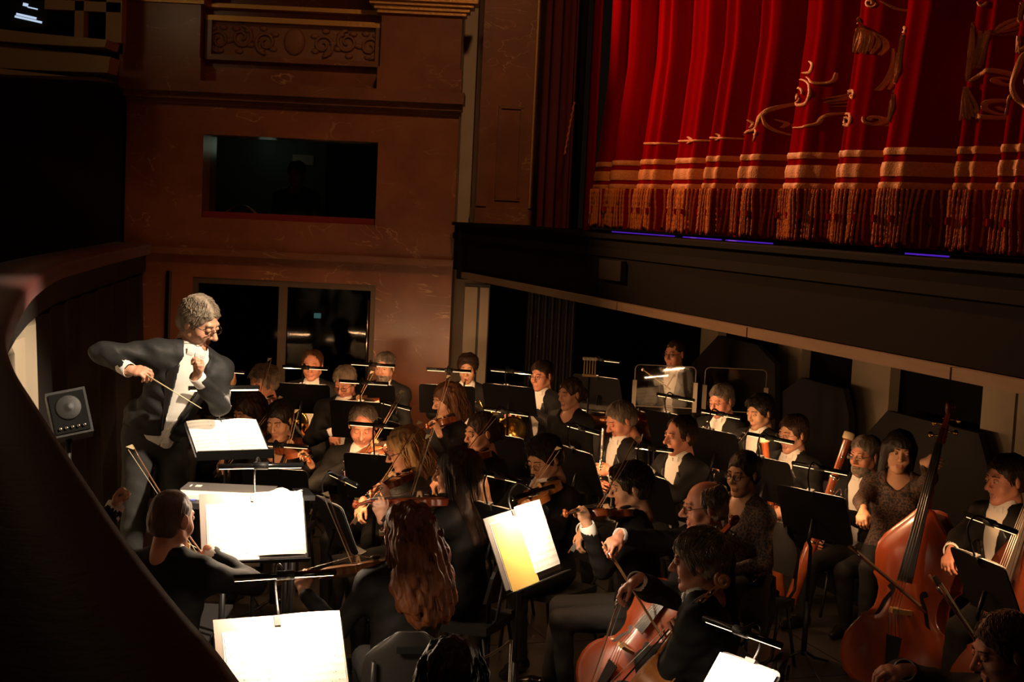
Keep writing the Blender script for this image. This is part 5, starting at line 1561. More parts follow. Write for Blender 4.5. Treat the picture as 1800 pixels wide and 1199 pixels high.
for k in range(ncap):
    i0 = k * 10; i1 = min(89, i0 + 10)
    A0 = off(0)[i0:i1 + 1]; A1 = off(.36)[i0:i1 + 1]
    def sh(lst, z): return [Vector((p.x, p.y, z)) - rco for p in lst]
    m = MB(); z1 = RZ; z0 = RZ - .10
    A00 = [p.lerp(q, .06) for p, q in zip(A0, A1)]
    m.grid([sh(A0, z0), sh(A0, z1 - .015), sh(A00, z1), sh(A1, z1 + .0), sh(A1, z0), sh(A0, z0)])
    if k in (0, ncap - 1):
        pass
    m.build('rail_segment', 'rail_red', rc)
# folded acoustic panels on the pit side of the rail wall
pp = off(.09); acc = 0; idx = [0]
for i in range(1, 89):
    acc += (pp[i] - pp[i - 1]).length
    if acc > .62: idx.append(i); acc = 0
for a_, b_ in zip(idx[:-1], idx[1:]):
    A = pp[a_]; B = pp[b_]; mid = (A + B) / 2; nn = -nr_[(a_ + b_) // 2]
    cxp = to_px(Vector((mid.x, mid.y, 1.9)))
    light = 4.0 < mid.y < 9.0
    zt = RZ - .30; top = .05; botm = .22
    m = MB(); z0 = .02
    q = [Vector((A.x, A.y, z0)), Vector((B.x, B.y, z0)), Vector((B.x, B.y, zt)), Vector((A.x, A.y, zt)), mid.lerp(A, .3) + nn * .12 + Vector((0, 0, z0)), mid.lerp(B, .3) + nn * .05 + Vector((0, 0, zt))]
    m.add(q, [(0, 4, 3), (4, 5, 3), (4, 1, 5), (1, 2, 5), (0, 1, 4), (3, 5, 2), (1, 0, 3, 2)])
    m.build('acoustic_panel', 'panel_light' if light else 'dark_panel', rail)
    m = MB(); e = (B - A).normalized()
    m.hexa([A + Vector((0, 0, zt + .02)), B + Vector((0, 0, zt + .02)), B + nn * .03 + Vector((0, 0, zt + .02)), A + nn * .03 + Vector((0, 0, zt + .02))], [A + Vector((0, 0, RZ - .1)), B + Vector((0, 0, RZ - .1)), B + nn * .03 + Vector((0, 0, RZ - .1)), A + nn * .03 + Vector((0, 0, RZ - .1))])
    m.build('head_board', 'dark_panel', rail)
# audience side of the rail and dark house left
m = MB(); wbox(m, -9, -3.3, 0, 8, 14.2, 14.4); struct('wall_left_house', m, 'rail_dark', label='dark auditorium wall at the left')
# balcony front top left
BY = 13.2
g = empty('balcony', wx(100, 100, BY), 0, 'cream plaster balcony front at the upper left corner', 'balcony'); go = g.location.copy()
def balc(m, n, mt): m.xform(Matrix.Translation(-go)); return m.build(n, mt, g)
def arc(x0, y0, x1, y1, n=14, bow=.35):
    a = wx(x0, y0, BY); b = wx(x1, y1, BY); return [a.lerp(b, i / n) + Vector((0, bow * math.sin(math.pi * .5 * (1 - i / n)) - bow, 0)) for i in range(n + 1)]
for (ya, yb, yc, yd, nme, mt, o_) in ((50, 72, 66, 93, 'cap_moulding', 'plaster', -.10), (72, 118, 93, 134, 'front', 'plaster', 0), (118, 130, 134, 142, 'lower_moulding', 'plaster', -.05)):
    A_ = arc(-20, ya, 213, yc + 16 if False else yc + 14); B_ = arc(-20, yb, 213 - (24 if nme == 'lower_moulding' else 4), yd)
    m = MB(); m.slab([[p + Vector((0, o_, 0)) for p in B_], [p + Vector((0, o_, 0)) for p in A_]], (0, .3 + (-o_), 0)); balc(m, nme, mt)
for x0, x1 in ((131, 147), (186, 214)):
    a = wx(x0, 40, BY + .1); b = wx(x1, 40, BY + .1); zz0 = wx(x0, 72, BY).z
    m = MB(); wbox(m, a.x, b.x, zz0, zz0 + 1.5, BY + .1, BY + .25); balc(m, 'post', 'plaster')
a = wx(82, 5, BY + .15); b = wx(214, 26, BY + .15); m = MB(); m.box((a + b) / 2 + Vector((0, 0, .02)), ((b - a).length, .1, .09)); balc(m, 'lintel', 'plaster')
a = wx(50, 25, 14.1); mo = empty('balcony_reflection', a, 0, 'bright white reflections built as glowing streaks in the dark balcony opening', 'monitor')  # bright reflections in the opening, made as a glowing object
m = MB(); m.box((0, .02, 0), (.36, .03, .26)); m.build('reflection_backing', 'black_plastic', mo)
for (dz_, w, x_, h_) in ((-.02, .20, -.02, .022), (-.05, .27, 0, .020), (.06, .10, .04, .012), (.09, .05, -.03, .03)):
    m = MB(); m.box((x_, .0, dz_), (w, .006, h_), Matrix.Rotation(math.radians(10), 3, 'Y')); m.build('reflection_streak', 'monitor', mo)
a = wx(-20, 60, BY); m = MB(); wbox(m, -8, wx(215, 60, BY + 1).x, a.z - .1, a.z + 2, 14.15, 14.2); struct('wall_balcony_back', m, 'dark_wall', label='dark interior behind the balcony')
l = bpy.data.lights.new('balcony_lamp', 'POINT'); l.energy = 7.0; l.color = (1, .7, .35); l.shadow_soft_size = .1
lo = bpy.data.objects.new('balcony_lamp', l); COL.objects.link(lo); lo.location = wx(70, -120, 11.4)
# ---------------------------------------------------------------- stands, lamps, sheet music
LAMP_COL = (1.0, 0.55, 0.26)
def stand(who, px, py, face, z=1.02, Y=None, tilt=22, w=.50, h=.34, paper='open', lamp=1.6, lamp_len=.40, lside=0.0, lh=.05, lout=.13, dim=True, col=LAMP_COL, roll=0, folder=False, cover='paper', lampname=None, lrot=0):
    c = at_y(px, py, Y) if Y else at_z(px, py, z)
    z = c.z; rz = -math.radians(face); t = math.radians(tilt)
    root = empty('music_stand', (c.x, c.y, 0), rz, 'black music stand for the %s' % who, 'music stand')
    n = Vector((0, -math.cos(t), math.sin(t))); v = Vector((0, math.sin(t), math.cos(t))); x = Vector((1, 0, 0)); C = Vector((0, 0, z))
    Rm = Matrix((x, -n, v)).transposed()
    if roll:
        Rm = Rm @ Matrix.Rotation(math.radians(roll), 3, 'Y'); x = Rm @ Vector((1, 0, 0)); v = Rm @ Vector((0, 0, 1))
    m = MB(); r_ = .03
    poly = []
    for (sx_, sz_) in ((1, 1), (-1, 1), (-1, -1), (1, -1)):
        cx, cz = sx_ * (w / 2 - r_), sz_ * (h / 2 - r_)
        a0 = {(1, 1): 0, (-1, 1): 90, (-1, -1): 180, (1, -1): 270}[(sx_, sz_)]
        for k in range(4): a = math.radians(a0 + 30 * k); poly.append(C + x * (cx + r_ * math.cos(a)) + v * (cz + r_ * math.sin(a)))
    m.prism(poly, -n * .006); m.build('desk', 'black_metal', root)
    m = MB(); m.box(C - v * (h / 2) + n * .025, (w, .06, .006), Rm); m.build('lip', 'black_metal', root)
    m = MB(); m.tube([C - n * .02 - v * .02, Vector((0, (-n * .05).y, z - .16)), Vector((0, .02, z - .2)), Vector((0, .02, .12))], [.012, .012, .012, .014], 8); m.build('post', 'black_metal', root)
    m = MB(); m.tube([Vector((0, .02, z * .45)), Vector((0, .02, .10))], .018, 8); m.build('sleeve', 'black_metal', root)
    for k in range(3):
        a = 2.094 * k + .5; m = MB(); m.tube([Vector((0, .02, .13)), Vector((math.cos(a) * .12, .02 + math.sin(a) * .12, .06)), Vector((math.cos(a) * .27, .02 + math.sin(a) * .27, .012))], .009, 6); m.build('leg', 'black_metal', root)
    W = Matrix.Translation(root.location) @ Matrix.Rotation(rz, 4, 'Z'); W3 = W.to_3x3()
    if paper:
        sw = W @ (C + n * .006 - v * 0); mw = frame(sw, W3 @ v, W3 @ n)
        sm = empty('sheet_music', label='open white sheet music on the stand of the %s' % who, cat='sheet music'); sm.matrix_world = mw
        pwid = w * .47; ph = h * .92
        if folder:
            m = MB(); m.box((-w * .02, .003, .015), (w * 1.0, .005, h * .98)); m.build('folder', 'card_grey', sm)
        offs = {'open': ((-1, 0, 0), (1, 0, 0)), 'shift': ((-1, -.035, .012), (1, .02, .0)), 'left': ((-1, 0, 0),), 'C': ((-1, -.012, .02), (1, .03, .0))}[paper]
        for k, (s, dz_, dx_) in enumerate(offs):
            rows = [[Vector((s * pwid * f + dx_, -.004 - .010 * math.sin(math.pi * f) - .002 * k, -ph / 2 + ph * j / 3 + dz_)) for f in [i / 8 for i in range(9)]] for j in range(4)]
            m = MB(); m.slab(rows, (0, .0015, 0)); m.build('page', cover if isinstance(cover, str) else cover[k], sm)
            if paper in ('C', 'shift'):
                rows2 = [[p + Vector((s * .007, .003, .006)) for p in r] for r in rows]
                m = MB(); m.slab(rows2, (0, .0015, 0)); m.build('page', 'paper_plain', sm)
    if lamp:
        lr = empty('stand_lamp', W @ (C + v * (h / 2)), rz, 'slim clip-on lamp lighting the stand of the %s' % who, 'lamp')
        b = v * lh + n * lout + x * lside; Rl = Rm @ Matrix.Rotation(math.radians(lrot), 3, 'Y'); xl = Rl @ Vector((1, 0, 0))
        down = (-v * .8 + n * -.10) if dim else (-v * .45 - n * .62); down.normalize()
        m = MB(); m.tube([b - xl * lamp_len / 2, b + xl * lamp_len / 2], .013, 8); m.build('bar', 'black_gloss', lr)
        m = MB(); m.tube([b - xl * .035, b + xl * .035], .019, 10); m.build('hub', 'black_plastic', lr)
        for s in (-1, 1):
            m = MB(); q = b + down * .0125; m.box(q + xl * s * (lamp_len * .27), (lamp_len * .42, .010, .005), Rl); m.build('led_strip', 'led_dim' if dim else 'led', lr)
        m = MB(); m.tube(bezier([Vector((0, 0, 0)) + x * lside * .6 - n * .01, v * (lh * 1.2) + x * lside * .8, v * (lh + .07) + n * lout * .5 + x * lside, b + v * .012], 14), .0055, 6); m.build('gooseneck', 'black_metal', lr)
        m = MB(); m.box(x * lside * .6 - n * .004 - v * .012, (.05, .03, .04), Rm); m.build('clip', 'black_plastic', lr)
        l = bpy.data.lights.new('stand_lamp_light', 'AREA'); l.shape = 'RECTANGLE'; l.size = lamp_len * .9; l.size_y = .012; l.energy = lamp * (4.4 if dim else 2.1); l.color = col
        lo = bpy.data.objects.new('stand_lamp_light', l); COL.objects.link(lo)
        pos = W @ (C + v * (h / 2) + b + down * .02); aim = W @ (C - v * .06 + n * (.16 if dim else .04))
        d = (aim - pos).normalized(); zx = -d; xx = W3 @ xl; xx = (xx - zx * xx.dot(zx)).normalized(); yy = zx.cross(xx)
        lo.matrix_world = Matrix.Translation(pos) @ Matrix((xx, yy, zx)).transposed().to_4x4()
    return root

# ---------------------------------------------------------------- playing poses
def fid(who, kind='violin', varnish='varnish', az=42, pitch=8, tip=None, dy=0.0, roll=20, up=.02, fwd=.05, left=.06, rest=False, aim=None, frog_frac=None):
    def setup(I):
        K = KIND[kind]; L = K['L']; f = -I['bk']; f = Vector((f.x, f.y, 0)).normalized(); lf = I['sx']
        a = math.radians(az); p = math.radians(pitch)
        E = I['nb'] + lf * left + f * fwd + I['sp'] * up
        if aim is not None:       # pixel of the scroll: azimuth chosen from the photo, length stays real
            W = I['W']; Ew = W @ E; T = L + K['neck'] + K['head']
            best = None
            for aa in range(-20, 130, 3):
                for pp_ in range(-25, 50, 3):
                    A_, P_ = math.radians(aa), math.radians(pp_)
                    u_ = (f * math.cos(A_) + lf * math.sin(A_)) * math.cos(P_) + Vector((0, 0, -math.sin(P_)))
                    q = to_px(W @ (E + u_ * T)); e = (q[0] - aim[0]) ** 2 + (q[1] - aim[1]) ** 2 + .15 * ((aa - 42) ** 2 + (pp_ - 8) ** 2)
                    if best is None or e < best[0]: best = (e, A_, P_)
            a, p = best[1], best[2]
        u = (f * math.cos(a) + lf * math.sin(a)) * math.cos(p) + Vector((0, 0, -math.sin(p)))
        upv = Vector((0, 0, 1)); upv = (upv - u * upv.dot(u)).normalized(); wl = upv.cross(u)
        r = math.radians(roll); n = upv * math.cos(r) - wl * math.sin(r); wl = n.cross(u)
        W = I['W']; W3 = W.to_3x3(); Wi = I['Wi']; Wi3 = Wi.to_3x3()
        Eo = E + n * K['rib'] * .6
        make_fiddle(kind, varnish, W @ Eo, W3 @ u, W3 @ n, '%s %s of the %s' % ({'varnish': 'brown', 'varnish_gold': 'golden-brown', 'varnish_red': 'red-brown', 'varnish_dark': 'dark'}[varnish], kind, who))
        C = Eo + u * (.57 * L) + n * (K['arch'] + K['bh'] * .85)
        Cw = W @ C
        if tip is not None:
            tw = at_y(tip[0], tip[1], Cw.y + dy); bv = tw - Cw
            if bv.length > .70: bv = bv.normalized() * .70
            frog = Cw + bv - bv.normalized() * .74; tipw = Cw + bv
        else:
            bd = (wl * .75 + n * .5).normalized(); frog = W @ (C - bd * .42); tipw = W @ (C + bd * .32)
        bd = (tipw - frog).normalized()
        make_bow(frog, tipw, W3 @ n, 'bow of the %s' % who)
        G = Wi @ (frog + bd * .05); bdl = Wi3 @ bd
        shr = I['nb'] - I['sx'] * .17
        d = (G - shr); d.normalize(); d = (d * .6 - bdl * .1 + Vector((0, 0, -.55))).normalized()
        wr = G - d * .092 + n * .02
        N = Eo + u * (L + K['neck'] * .70)
        lw = N - n * .085 + wl * .035 - u * .01
        return dict(lh=lw, ldir=(n * .92 - wl * .12 + u * .1), lback=wl + u * .25, lpose='neck', rh=wr, rdir=d, rback=n + Vector((0, 0, .3)), rpose='bow', lhint=Vector((.3, -.1, -1)), rhint=Vector((-1, .3, -.55)))
    return setup

def cel(who, kind='cello', varnish='varnish_red', bottom=(0, -.50, .24), scroll=(.13, -.03, 1.31), nrm=(-.12, -1, .35), tip=None, dy=0, frog=None, neck_f=.55, world=None, bow_frac=.55, big=False):
    def setup(I):
        K = KIND[kind]; L = K['L']; W = I['W']; W3 = W.to_3x3(); Wi = I['Wi']; Wi3 = Wi.to_3x3()
        if world: B, T, n = [Vector(q) for q in world]; B = Wi @ B; T = Wi @ T; n = Wi3 @ n
        else: B = Vector(bottom); T = Vector(scroll); n = Vector(nrm)
        u = (T - B).normalized(); n = (n - u * n.dot(u)).normalized(); wl = n.cross(u)
        make_fiddle(kind, varnish, W @ B, W3 @ u, W3 @ n, '%s %s of the %s' % ({'varnish_red': 'red-varnished', 'varnish_gold': 'golden-brown', 'varnish_dark': 'dark', 'varnish': 'brown'}[varnish], kind.replace('_', ' '), who))
        C = B + u * (bow_frac * L) + n * (K['arch'] + K['bh'] * .9); Cw = W @ C
        if frog is not None and tip is not None:
            fw = at_y(frog[0], frog[1], Cw.y + dy); tw = at_y(tip[0], tip[1], Cw.y - dy * .2); dd = (tw - fw).normalized(); tw = fw + dd * .72
        else:
            bd = (wl * .95 + Vector((0, 0, -.2))).normalized(); fw = W @ (C - bd * .36); tw = W @ (C + bd * .36)
        make_bow(fw, tw, W3 @ n, 'bow of the %s' % who, big)
        bd = (tw - fw).normalized(); G = Wi @ (fw + bd * .05); bdl = Wi3 @ bd
        shr = I['nb'] - I['sx'] * .17; d = (G - shr).normalized(); d = (d * .7 + Vector((0, 0, -.45))).normalized()
        wr = G - d * .095 + n * .03
        N = B + u * (L + K['neck'] * neck_f)
        lw = N + wl * .075 - n * .015 + u * .0
        return dict(lh=lw, ldir=(n * .5 - wl * .75 + u * .25), lback=(wl * .55 + n * .75 + u * .1), lpose='keys', rh=wr, rdir=d, rback=n + Vector((0, 0, .6)), rpose='bow', lhint=Vector((1, .2, -.35)), rhint=Vector((-1, .1, -.4)))
    return setup

def blow(who, kind, d=(0, -.62, -.78), L=.66, name=None, cat=None, bell=None, off=(0, 0, 0), f1=.42, f2=.68):
    def setup(I):
        W = I['W']; W3 = W.to_3x3(); hm = I['hm']; Wi3 = I['Wi'].to_3x3()
        mouth = hm @ Vector((0, -.104, -.076)) + Vector(off)
        dd = Vector(d).normalized()
        if bell is not None:
            bw = at_y(bell[0], bell[1], (W @ mouth).y + bell[2]); dd = (I['Wi'] @ bw - mouth).normalized()
        a = W @ mouth; b = W @ (mouth + dd * L)
        wind_tube(name or kind, cat or kind, a, b, '%s of the %s' % (kind, who), kind)
        h1 = mouth + dd * L * f1; h2 = mouth + dd * L * f2
        sx = I['sx']; nn = dd.cross(sx).normalized()
        if nn.y > 0: nn = -nn
        return dict(lh=h1 + sx * .06 + dd * .055 + nn * -.03, ldir=(-sx * .75 + nn * .45 - dd * .3), lback=(nn * .8 + sx * .4), lpose='keys', rh=h2 - sx * .06 + dd * .055 - nn * .03, rdir=(sx * .75 + nn * .45 - dd * .3), rback=(nn * .8 - sx * .4), rpose='keys', lhint=Vector((1, .1, -.7)), rhint=Vector((-1, .1, -.7)))
    return setup

def P(key, px, py, heading, who, label, **kw):
    WHO[label] = who
    return person(key, px, py, heading, label, **kw)
# ---------------------------------------------------------------- the orchestra
TAN, FAIR, RUD = 'skin_tan', 'skin_fair', 'skin_ruddy'
# conductor on the podium
cy_ = 7.85
hc = at_y(352, 566, cy_)
pod_z = .32
m = MB(); c = at_y(255, 700, cy_)
podium = empty('podium', (c.x + .02, c.y + .05, 0), .0, 'black podium under the conductor', 'podium')
m.box((0, 0, .155), (.8, .86, .31)); m.build('platform', 'stage_black', podium)
m = MB(); m.box((0, 0, .315), (.82, .88, .02)); m.build('carpet', 'cushion', podium)
def cond(I):
    Wi = I['Wi']; Wi3 = Wi.to_3x3()
    rw = Wi @ at_y(226, 650, cy_ - .38); lw = Wi @ at_y(346, 662, cy_ - .30)
    rd = Wi3 @ Vector((1.0, -.12, -.05)); ld = Wi3 @ Vector((.25, -.1, .75))
    return dict(rh=rw, lh=lw, rdir=rd, rback=Vector((0, 0, 1)) + Wi3 @ Vector((0, -.5, 0)), ldir=ld, lback=Wi3 @ Vector((.35, -1, .1)) * -1 if False else Wi3 @ Vector((.9, .5, -.2)), rpose='bow', lpose='fist',
                rhint=Wi3 @ Vector((-1, -.25, .1)), lhint=Wi3 @ Vector((.5, .1, -1)))
P('cond', 350, 566, -28, 'conductor', 'conductor in black tailcoat, white waistcoat and glasses bending over with a baton', Y=cy_, outfit='conductor', hair=('short', 'hair_grey'), skin=FAIR, kind='t', spec='dark', hyaw=-40, hpitch=26, hroll=-6, lean=18, side=17, stand=True, base=.325, res=.8, setup=cond, trousers='grey_trouser', hs=1.10, sw=1.08)
I = PEOPLE['cond']
g0 = I['W'] @ (I['arms'][-1][1] + I['Wi'].to_3x3() @ Vector((.09, -.02, -.015)))
g1 = at_y(354, 718, g0.y - .05)
bt = empty('baton', g0, 0, 'thin white baton in the hand of the conductor', 'baton')
m = MB(); m.tube([Vector((0, 0, 0)), g1 - g0], [.0042, .0022], 6); m.build('shaft', 'ivory', bt)
m = MB(); m.sphere((g0 - g1).normalized() * .012, .011, 8, (1, 1, 1.2)); m.build('grip', 'maple', bt)

# ---- far row
P('blonde', 388, 658, 8, 'blonde musician behind the conductor', 'blonde musician in glasses half hidden behind the hand of the conductor', outfit='dress', hair=('blonde', 'hair_blonde'), kind='f', spec='dark', hpitch=10, Y=12.9)
P('horn1', 549, 642, 2, 'ruddy brass player at the pit door', 'ruddy short-haired man in white bow tie before the pit door', hair=('receding', 'hair_brown'), skin=RUD, kind='w', hpitch=6,
  setup=lambda I: (make_horn(I['W'] @ (I['pel'] + Vector((-.10, -.24, .18))), I['W'].to_3x3() @ Vector((-.5, -.75, -.1)), I['W'].to_3x3() @ Vector((1, 0, 0)), 'brass french horn on the lap of the ruddy man at the pit door'), dict())[1])
P('sax', 676, 645, 14, 'dark-haired man against the marble wall', 'dark-haired bearded man in tails in front of the marble wall', hair=('short', 'hair_salt'), kind='m', hpitch=8, lean=4, beard='hair_salt',
  setup=lambda I: (make_trumpet(I['Wi'].inverted() @ (I['pel'] + Vector((-.02, -.30, .33))), I['W'].to_3x3() @ Vector((0.05, -.1, -1)), I['W'].to_3x3() @ Vector((0, -1, 0)), 'brass trumpet held upright by the man against the marble wall'), dict(rh=I['pel'] + Vector((-.06, -.27, .06)), rdir=Vector((.5, -.7, .3)), rback=Vector((-.5, -.3, .4)), rpose='keys'))[1])
def tpt(who):
    def s(I):
        mo = I['hm'] @ Vector((0, -.112, -.074)); W = I['W']; W3 = W.to_3x3(); d = Vector((.05, -.85, -.5)).normalized()
        make_trumpet(W @ mo, W3 @ d, W3 @ Vector((0, -.4, 1)), 'brass trumpet of the ' + who)
        g = mo + d * .22 + Vector((0, 0, -.03))
        return dict(rh=g + Vector((-.07, .08, -.05)), rdir=Vector((.45, -.7, .35)), rback=Vector((-.6, -.1, .6)), rpose='keys', lh=g + Vector((.07, .07, -.07)), ldir=Vector((-.5, -.6, .35)), lback=Vector((.8, -.2, .1)), lpose='fist', lhint=Vector((1, 0, -.6)), rhint=Vector((-1, 0, -.6)))
    return s
P('tpt', 822, 648, 6, 'young trumpet player in the far corner', 'young dark-haired trumpet player before the grey cabinet', hair=('quiff', 'hair_dark'), skin=TAN, kind='t', hpitch=8, setup=tpt('young player before the grey cabinet'))
def hornp(I):
    W3 = I['W'].to_3x3(); mo = I['hm'] @ Vector((0, -.112, -.074))
    make_horn(at_y(886, 742, (I['W'] @ mo).y - .12), Vector((.1, -1, .0)), Vector((1, 0, 0)), 'brass french horn with its bell turned to the camera')
    cw = I['Wi'] @ at_y(905, 722, (I['W'] @ mo).y - .05)
    return dict(rh=cw + Vector((-.02, .04, 0)), rdir=Vector((0, -1, -.2)), rpose='rest', lh=mo + Vector((.06, -.10, -.2)), ldir=Vector((-.4, -.6, .4)), lback=Vector((.7, -.4, .4)), lpose='keys', rhint=Vector((-1, .1, -.5)), lhint=Vector((1, .1, -.5)))
P('horn2', 952, 660, 38, 'horn player in glasses', 'horn player in glasses facing left before the black drape', hair=('short', 'hair_dark'), skin=RUD, kind='w', spec='metal', hpitch=8, setup=hornp)
P('page', 1003, 692, 40, 'woman in a black dress beside the timpani', 'seated woman in short-sleeved black dress beside the copper timpani', outfit='dress', hair=('updo', 'hair_dark'), kind='f', skin=FAIR, hyaw=12, hpitch=8, z=1.22)
P('perc', 1186, 622, 34, 'percussionist behind the clear screen', 'percussionist in glasses seated high behind the clear screen', Y=13.6, hair=('buzz', 'hair_dark'), skin=RUD, kind='m', spec='dark', hpitch=6, hyaw=8, chair_kind='stool')
# ---- strings beyond the conductor
P('v_grey', 463, 672, 26, 'grey-haired violinist, added to light his face', 'grey-haired violinist facing left before the pit door', hair=('fluffy', 'hair_grey'), skin=RUD, kind='m', hyaw=16, hpitch=14, setup=fid('grey-haired player before the pit door', tip=(477, 632), varnish='varnish_dark', aim=(452, 716)))
P('v_curly', 436, 722, 20, 'curly-haired violinist behind the score', 'dark curly-haired violinist mostly hidden behind the bright score', outfit='dress', hair=('shag', 'hair_dark'), kind='f', Y=10.35, hyaw=20, hpitch=26, setup=fid('curly-haired player behind the score', aim=(470, 800)))
P('va_glass', 606, 672, 10, 'grey-haired violist in glasses', 'grey-haired violist in glasses looking down', hair=('short', 'hair_grey'), skin=RUD, kind='m', spec='dark', hyaw=6, hpitch=26, setup=fid('grey-haired man looking down', 'viola', tip=(657, 655), aim=(690, 716)))
P('v_woman', 491, 738, 6, 'black-haired violinist right of the score', 'black-haired woman in open black jacket playing violin beside the score', outfit='vneck', hair=('dark_pull', 'hair_black'), skin=TAN, kind='f', hyaw=10, hpitch=22, z=1.2, setup=fid('black-haired woman beside the score', tip=(525, 722), aim=(542, 812), varnish='varnish'))
P('va_ruddy', 638, 748, 4, 'ruddy violist with short grey hair', 'ruddy violist with cropped grey hair and white tie looking down', hair=('receding', 'hair_salt'), skin=RUD, kind='w', hyaw=-6, hpitch=24, lean=12, setup=fid('ruddy man with cropped hair', 'viola', tip=(710, 690), aim=(700, 790), varnish='varnish'))
P('v_shag', 786, 703, 52, 'violinist with shaggy brown hair', 'violinist with shaggy brown hair by the corner of the marble wall', outfit='dress', hair=('shag', 'hair_brown'), kind='f', hyaw=14, hpitch=16, setup=fid('player with shaggy brown hair', tip=(792, 662), aim=(752, 748), varnish='varnish'))
P('v_blonde', 712, 790, 62, 'fair-haired violinist, added to light her face', 'fair-haired violinist in glasses and grey sparkling knit facing left', outfit='round', top='tweed', hair=('blonde', 'hair_blonde'), kind='f', spec='dark', Y=8.5, hyaw=10, hpitch=20, setup=fid('fair-haired player in glasses', tip=(742, 745), aim=(650, 872), varnish='varnish'))
P('v_ear', 846, 760, 56, 'violinist with pinned-up hair and earring', 'violinist with pinned-up brown hair and earring facing left', outfit='dress', hair=('updo', 'hair_dark'), kind='f', hyaw=6, hpitch=12, setup=fid('player with pinned-up hair', tip=(876, 730), aim=(800, 812), varnish='varnish'))
P('v_long', 800, 830, 112, 'long-haired violinist in profile', 'violinist with long dark hair in profile facing left', outfit='dress', hair=('long', 'hair_dark'), kind='f', Y=7.75, hyaw=-14, hpitch=8, setup=fid('long-haired woman in profile', tip=(757, 768), aim=(622, 890), varnish='varnish_red', roll=10))
P('va_asian', 957, 805, 42, 'violist in glasses with black hair', 'young violist with black hair and glasses looking down', hair=('quiff', 'hair_black'), skin=TAN, kind='a', spec='metal', hyaw=4, hpitch=26, res=.9, setup=fid('young man with black hair and glasses', 'viola', tip=(985, 790), aim=(915, 905), varnish='varnish_gold'))
P('v_right', 1108, 855, 92, 'violinist with black hair before the cellos', 'violinist with short black hair in profile before the cellos', hair=('quiff', 'hair_black'), skin=TAN, kind='a', hyaw=-8, hpitch=12, res=.9, trousers='grey_trouser', chair_kind='stool', setup=fid('black-haired man before the cellos', tip=(1126, 772), aim=(995, 902), varnish='varnish', dy=.1))
# ---- near players
P('v_bald', 303, 912, -166, 'balding violinist at the near left', 'balding man seen from behind beside the pit rail', hair=('buzz', 'hair_stubble'), skin=RUD, kind='m', Y=6.4, hyaw=14, hpitch=8, res=.8, setup=fid('balding man beside the rail', tip=(224, 788), varnish='varnish', aim=(400, 1000)))
P('v_hidden', 152, 985, -130, 'musician behind the pit rail', 'musician in black mostly hidden behind the pit rail below the speaker', hair=('short', 'hair_dark'), kind='m', hpitch=20,
  setup=lambda I: dict(lh=I['Wi'] @ at_y(206, 884, (I['W'] @ I['head']).y + .55), ldir=I['Wi'].to_3x3() @ Vector((.4, -.1, 1)), lpose='fist'))
P('v_wavy', 714, 935, 170, 'auburn-haired violinist seen from behind', 'violinist with wavy auburn hair seen from behind on a chair', outfit='round', hair=('wavy', 'hair_auburn'), kind='f', spec='metal', hyaw=-44, hpitch=8, res=.8, setup=fid('auburn-haired woman seen from behind', tip=(568, 870), aim=(478, 1022), varnish='varnish_gold', roll=12, dy=.1))
def hold(kind, who, a, b, dy, pts):
    """instrument held clear of the mouth, from pixel a to pixel b"""
    def s(I):
        Yh = (I['W'] @ I['head']).y
        A = at_y(a[0], a[1], Yh + dy); B = at_y(b[0], b[1], Yh + dy)
        wind_tube(kind, kind, A, B, '%s held by the %s' % (kind, who), kind)
        Wi = I['Wi']; Wi3 = Wi.to_3x3(); r = {}
        ax = Wi3 @ (B - A).normalized(); sx = I['sx']; sd = (Wi @ A.lerp(B, .5)) - I['nb']; fw = Vector((sd.x, sd.y, 0)).normalized()
        for q, sgn, f in (('l', 1, pts[0]), ('r', -1, pts[1])):
            g = Wi @ A.lerp(B, f)
            d = (fw * .55 - sx * sgn * .65 + ax * -.1)
            r[q + 'h'] = g - d.normalized() * .075 + ax * .0; r[q + 'dir'] = d; r[q + 'back'] = (sx * sgn * .5 + fw * .8 + Vector((0, 0, .3))); r[q + 'pose'] = 'keys'
        r['lhint'] = Vector((.7, .3, -1)); r['rhint'] = Vector((-.7, .3, -1))
        return r
    return s
P('flute', 1091, 738, 62, 'grey-haired flautist', 'grey-haired flautist with a flute held upright on his lap', hair=('short', 'hair_salt'), kind='m', hyaw=4, hpitch=26, skin=RUD, setup=hold('flute', 'grey-haired flautist', (1060, 752), (1053, 885), -.32, (.55, .78)))
P('oboe', 1196, 765, 58, 'oboist with receding hair', 'oboist with receding dark hair and white tie facing left', hair=('receding', 'hair_dark'), skin=RUD, kind='t', hyaw=6, hpitch=8, setup=hold('oboe', 'oboist with receding hair', (1126, 778), (1100, 880), -.30, (.42, .70)))
P('clar1', 1268, 704, 46, 'clarinettist in glasses', 'grey-haired clarinettist in glasses playing below the clear screen', hair=('short', 'hair_salt'), skin=RUD, kind='w', spec='metal', hyaw=2, hpitch=16, setup=blow('clarinettist in glasses', 'clarinet', bell=(1190, 815, -.25)))
P('clar2', 1336, 724, 54, 'clarinettist with black hair', 'clarinettist with thick black hair playing towards the left', hair=('quiff', 'hair_black'), skin=TAN, kind='a', hyaw=2, hpitch=14, setup=blow('clarinettist with black hair', 'clarinet', bell=(1250, 830, -.25)))
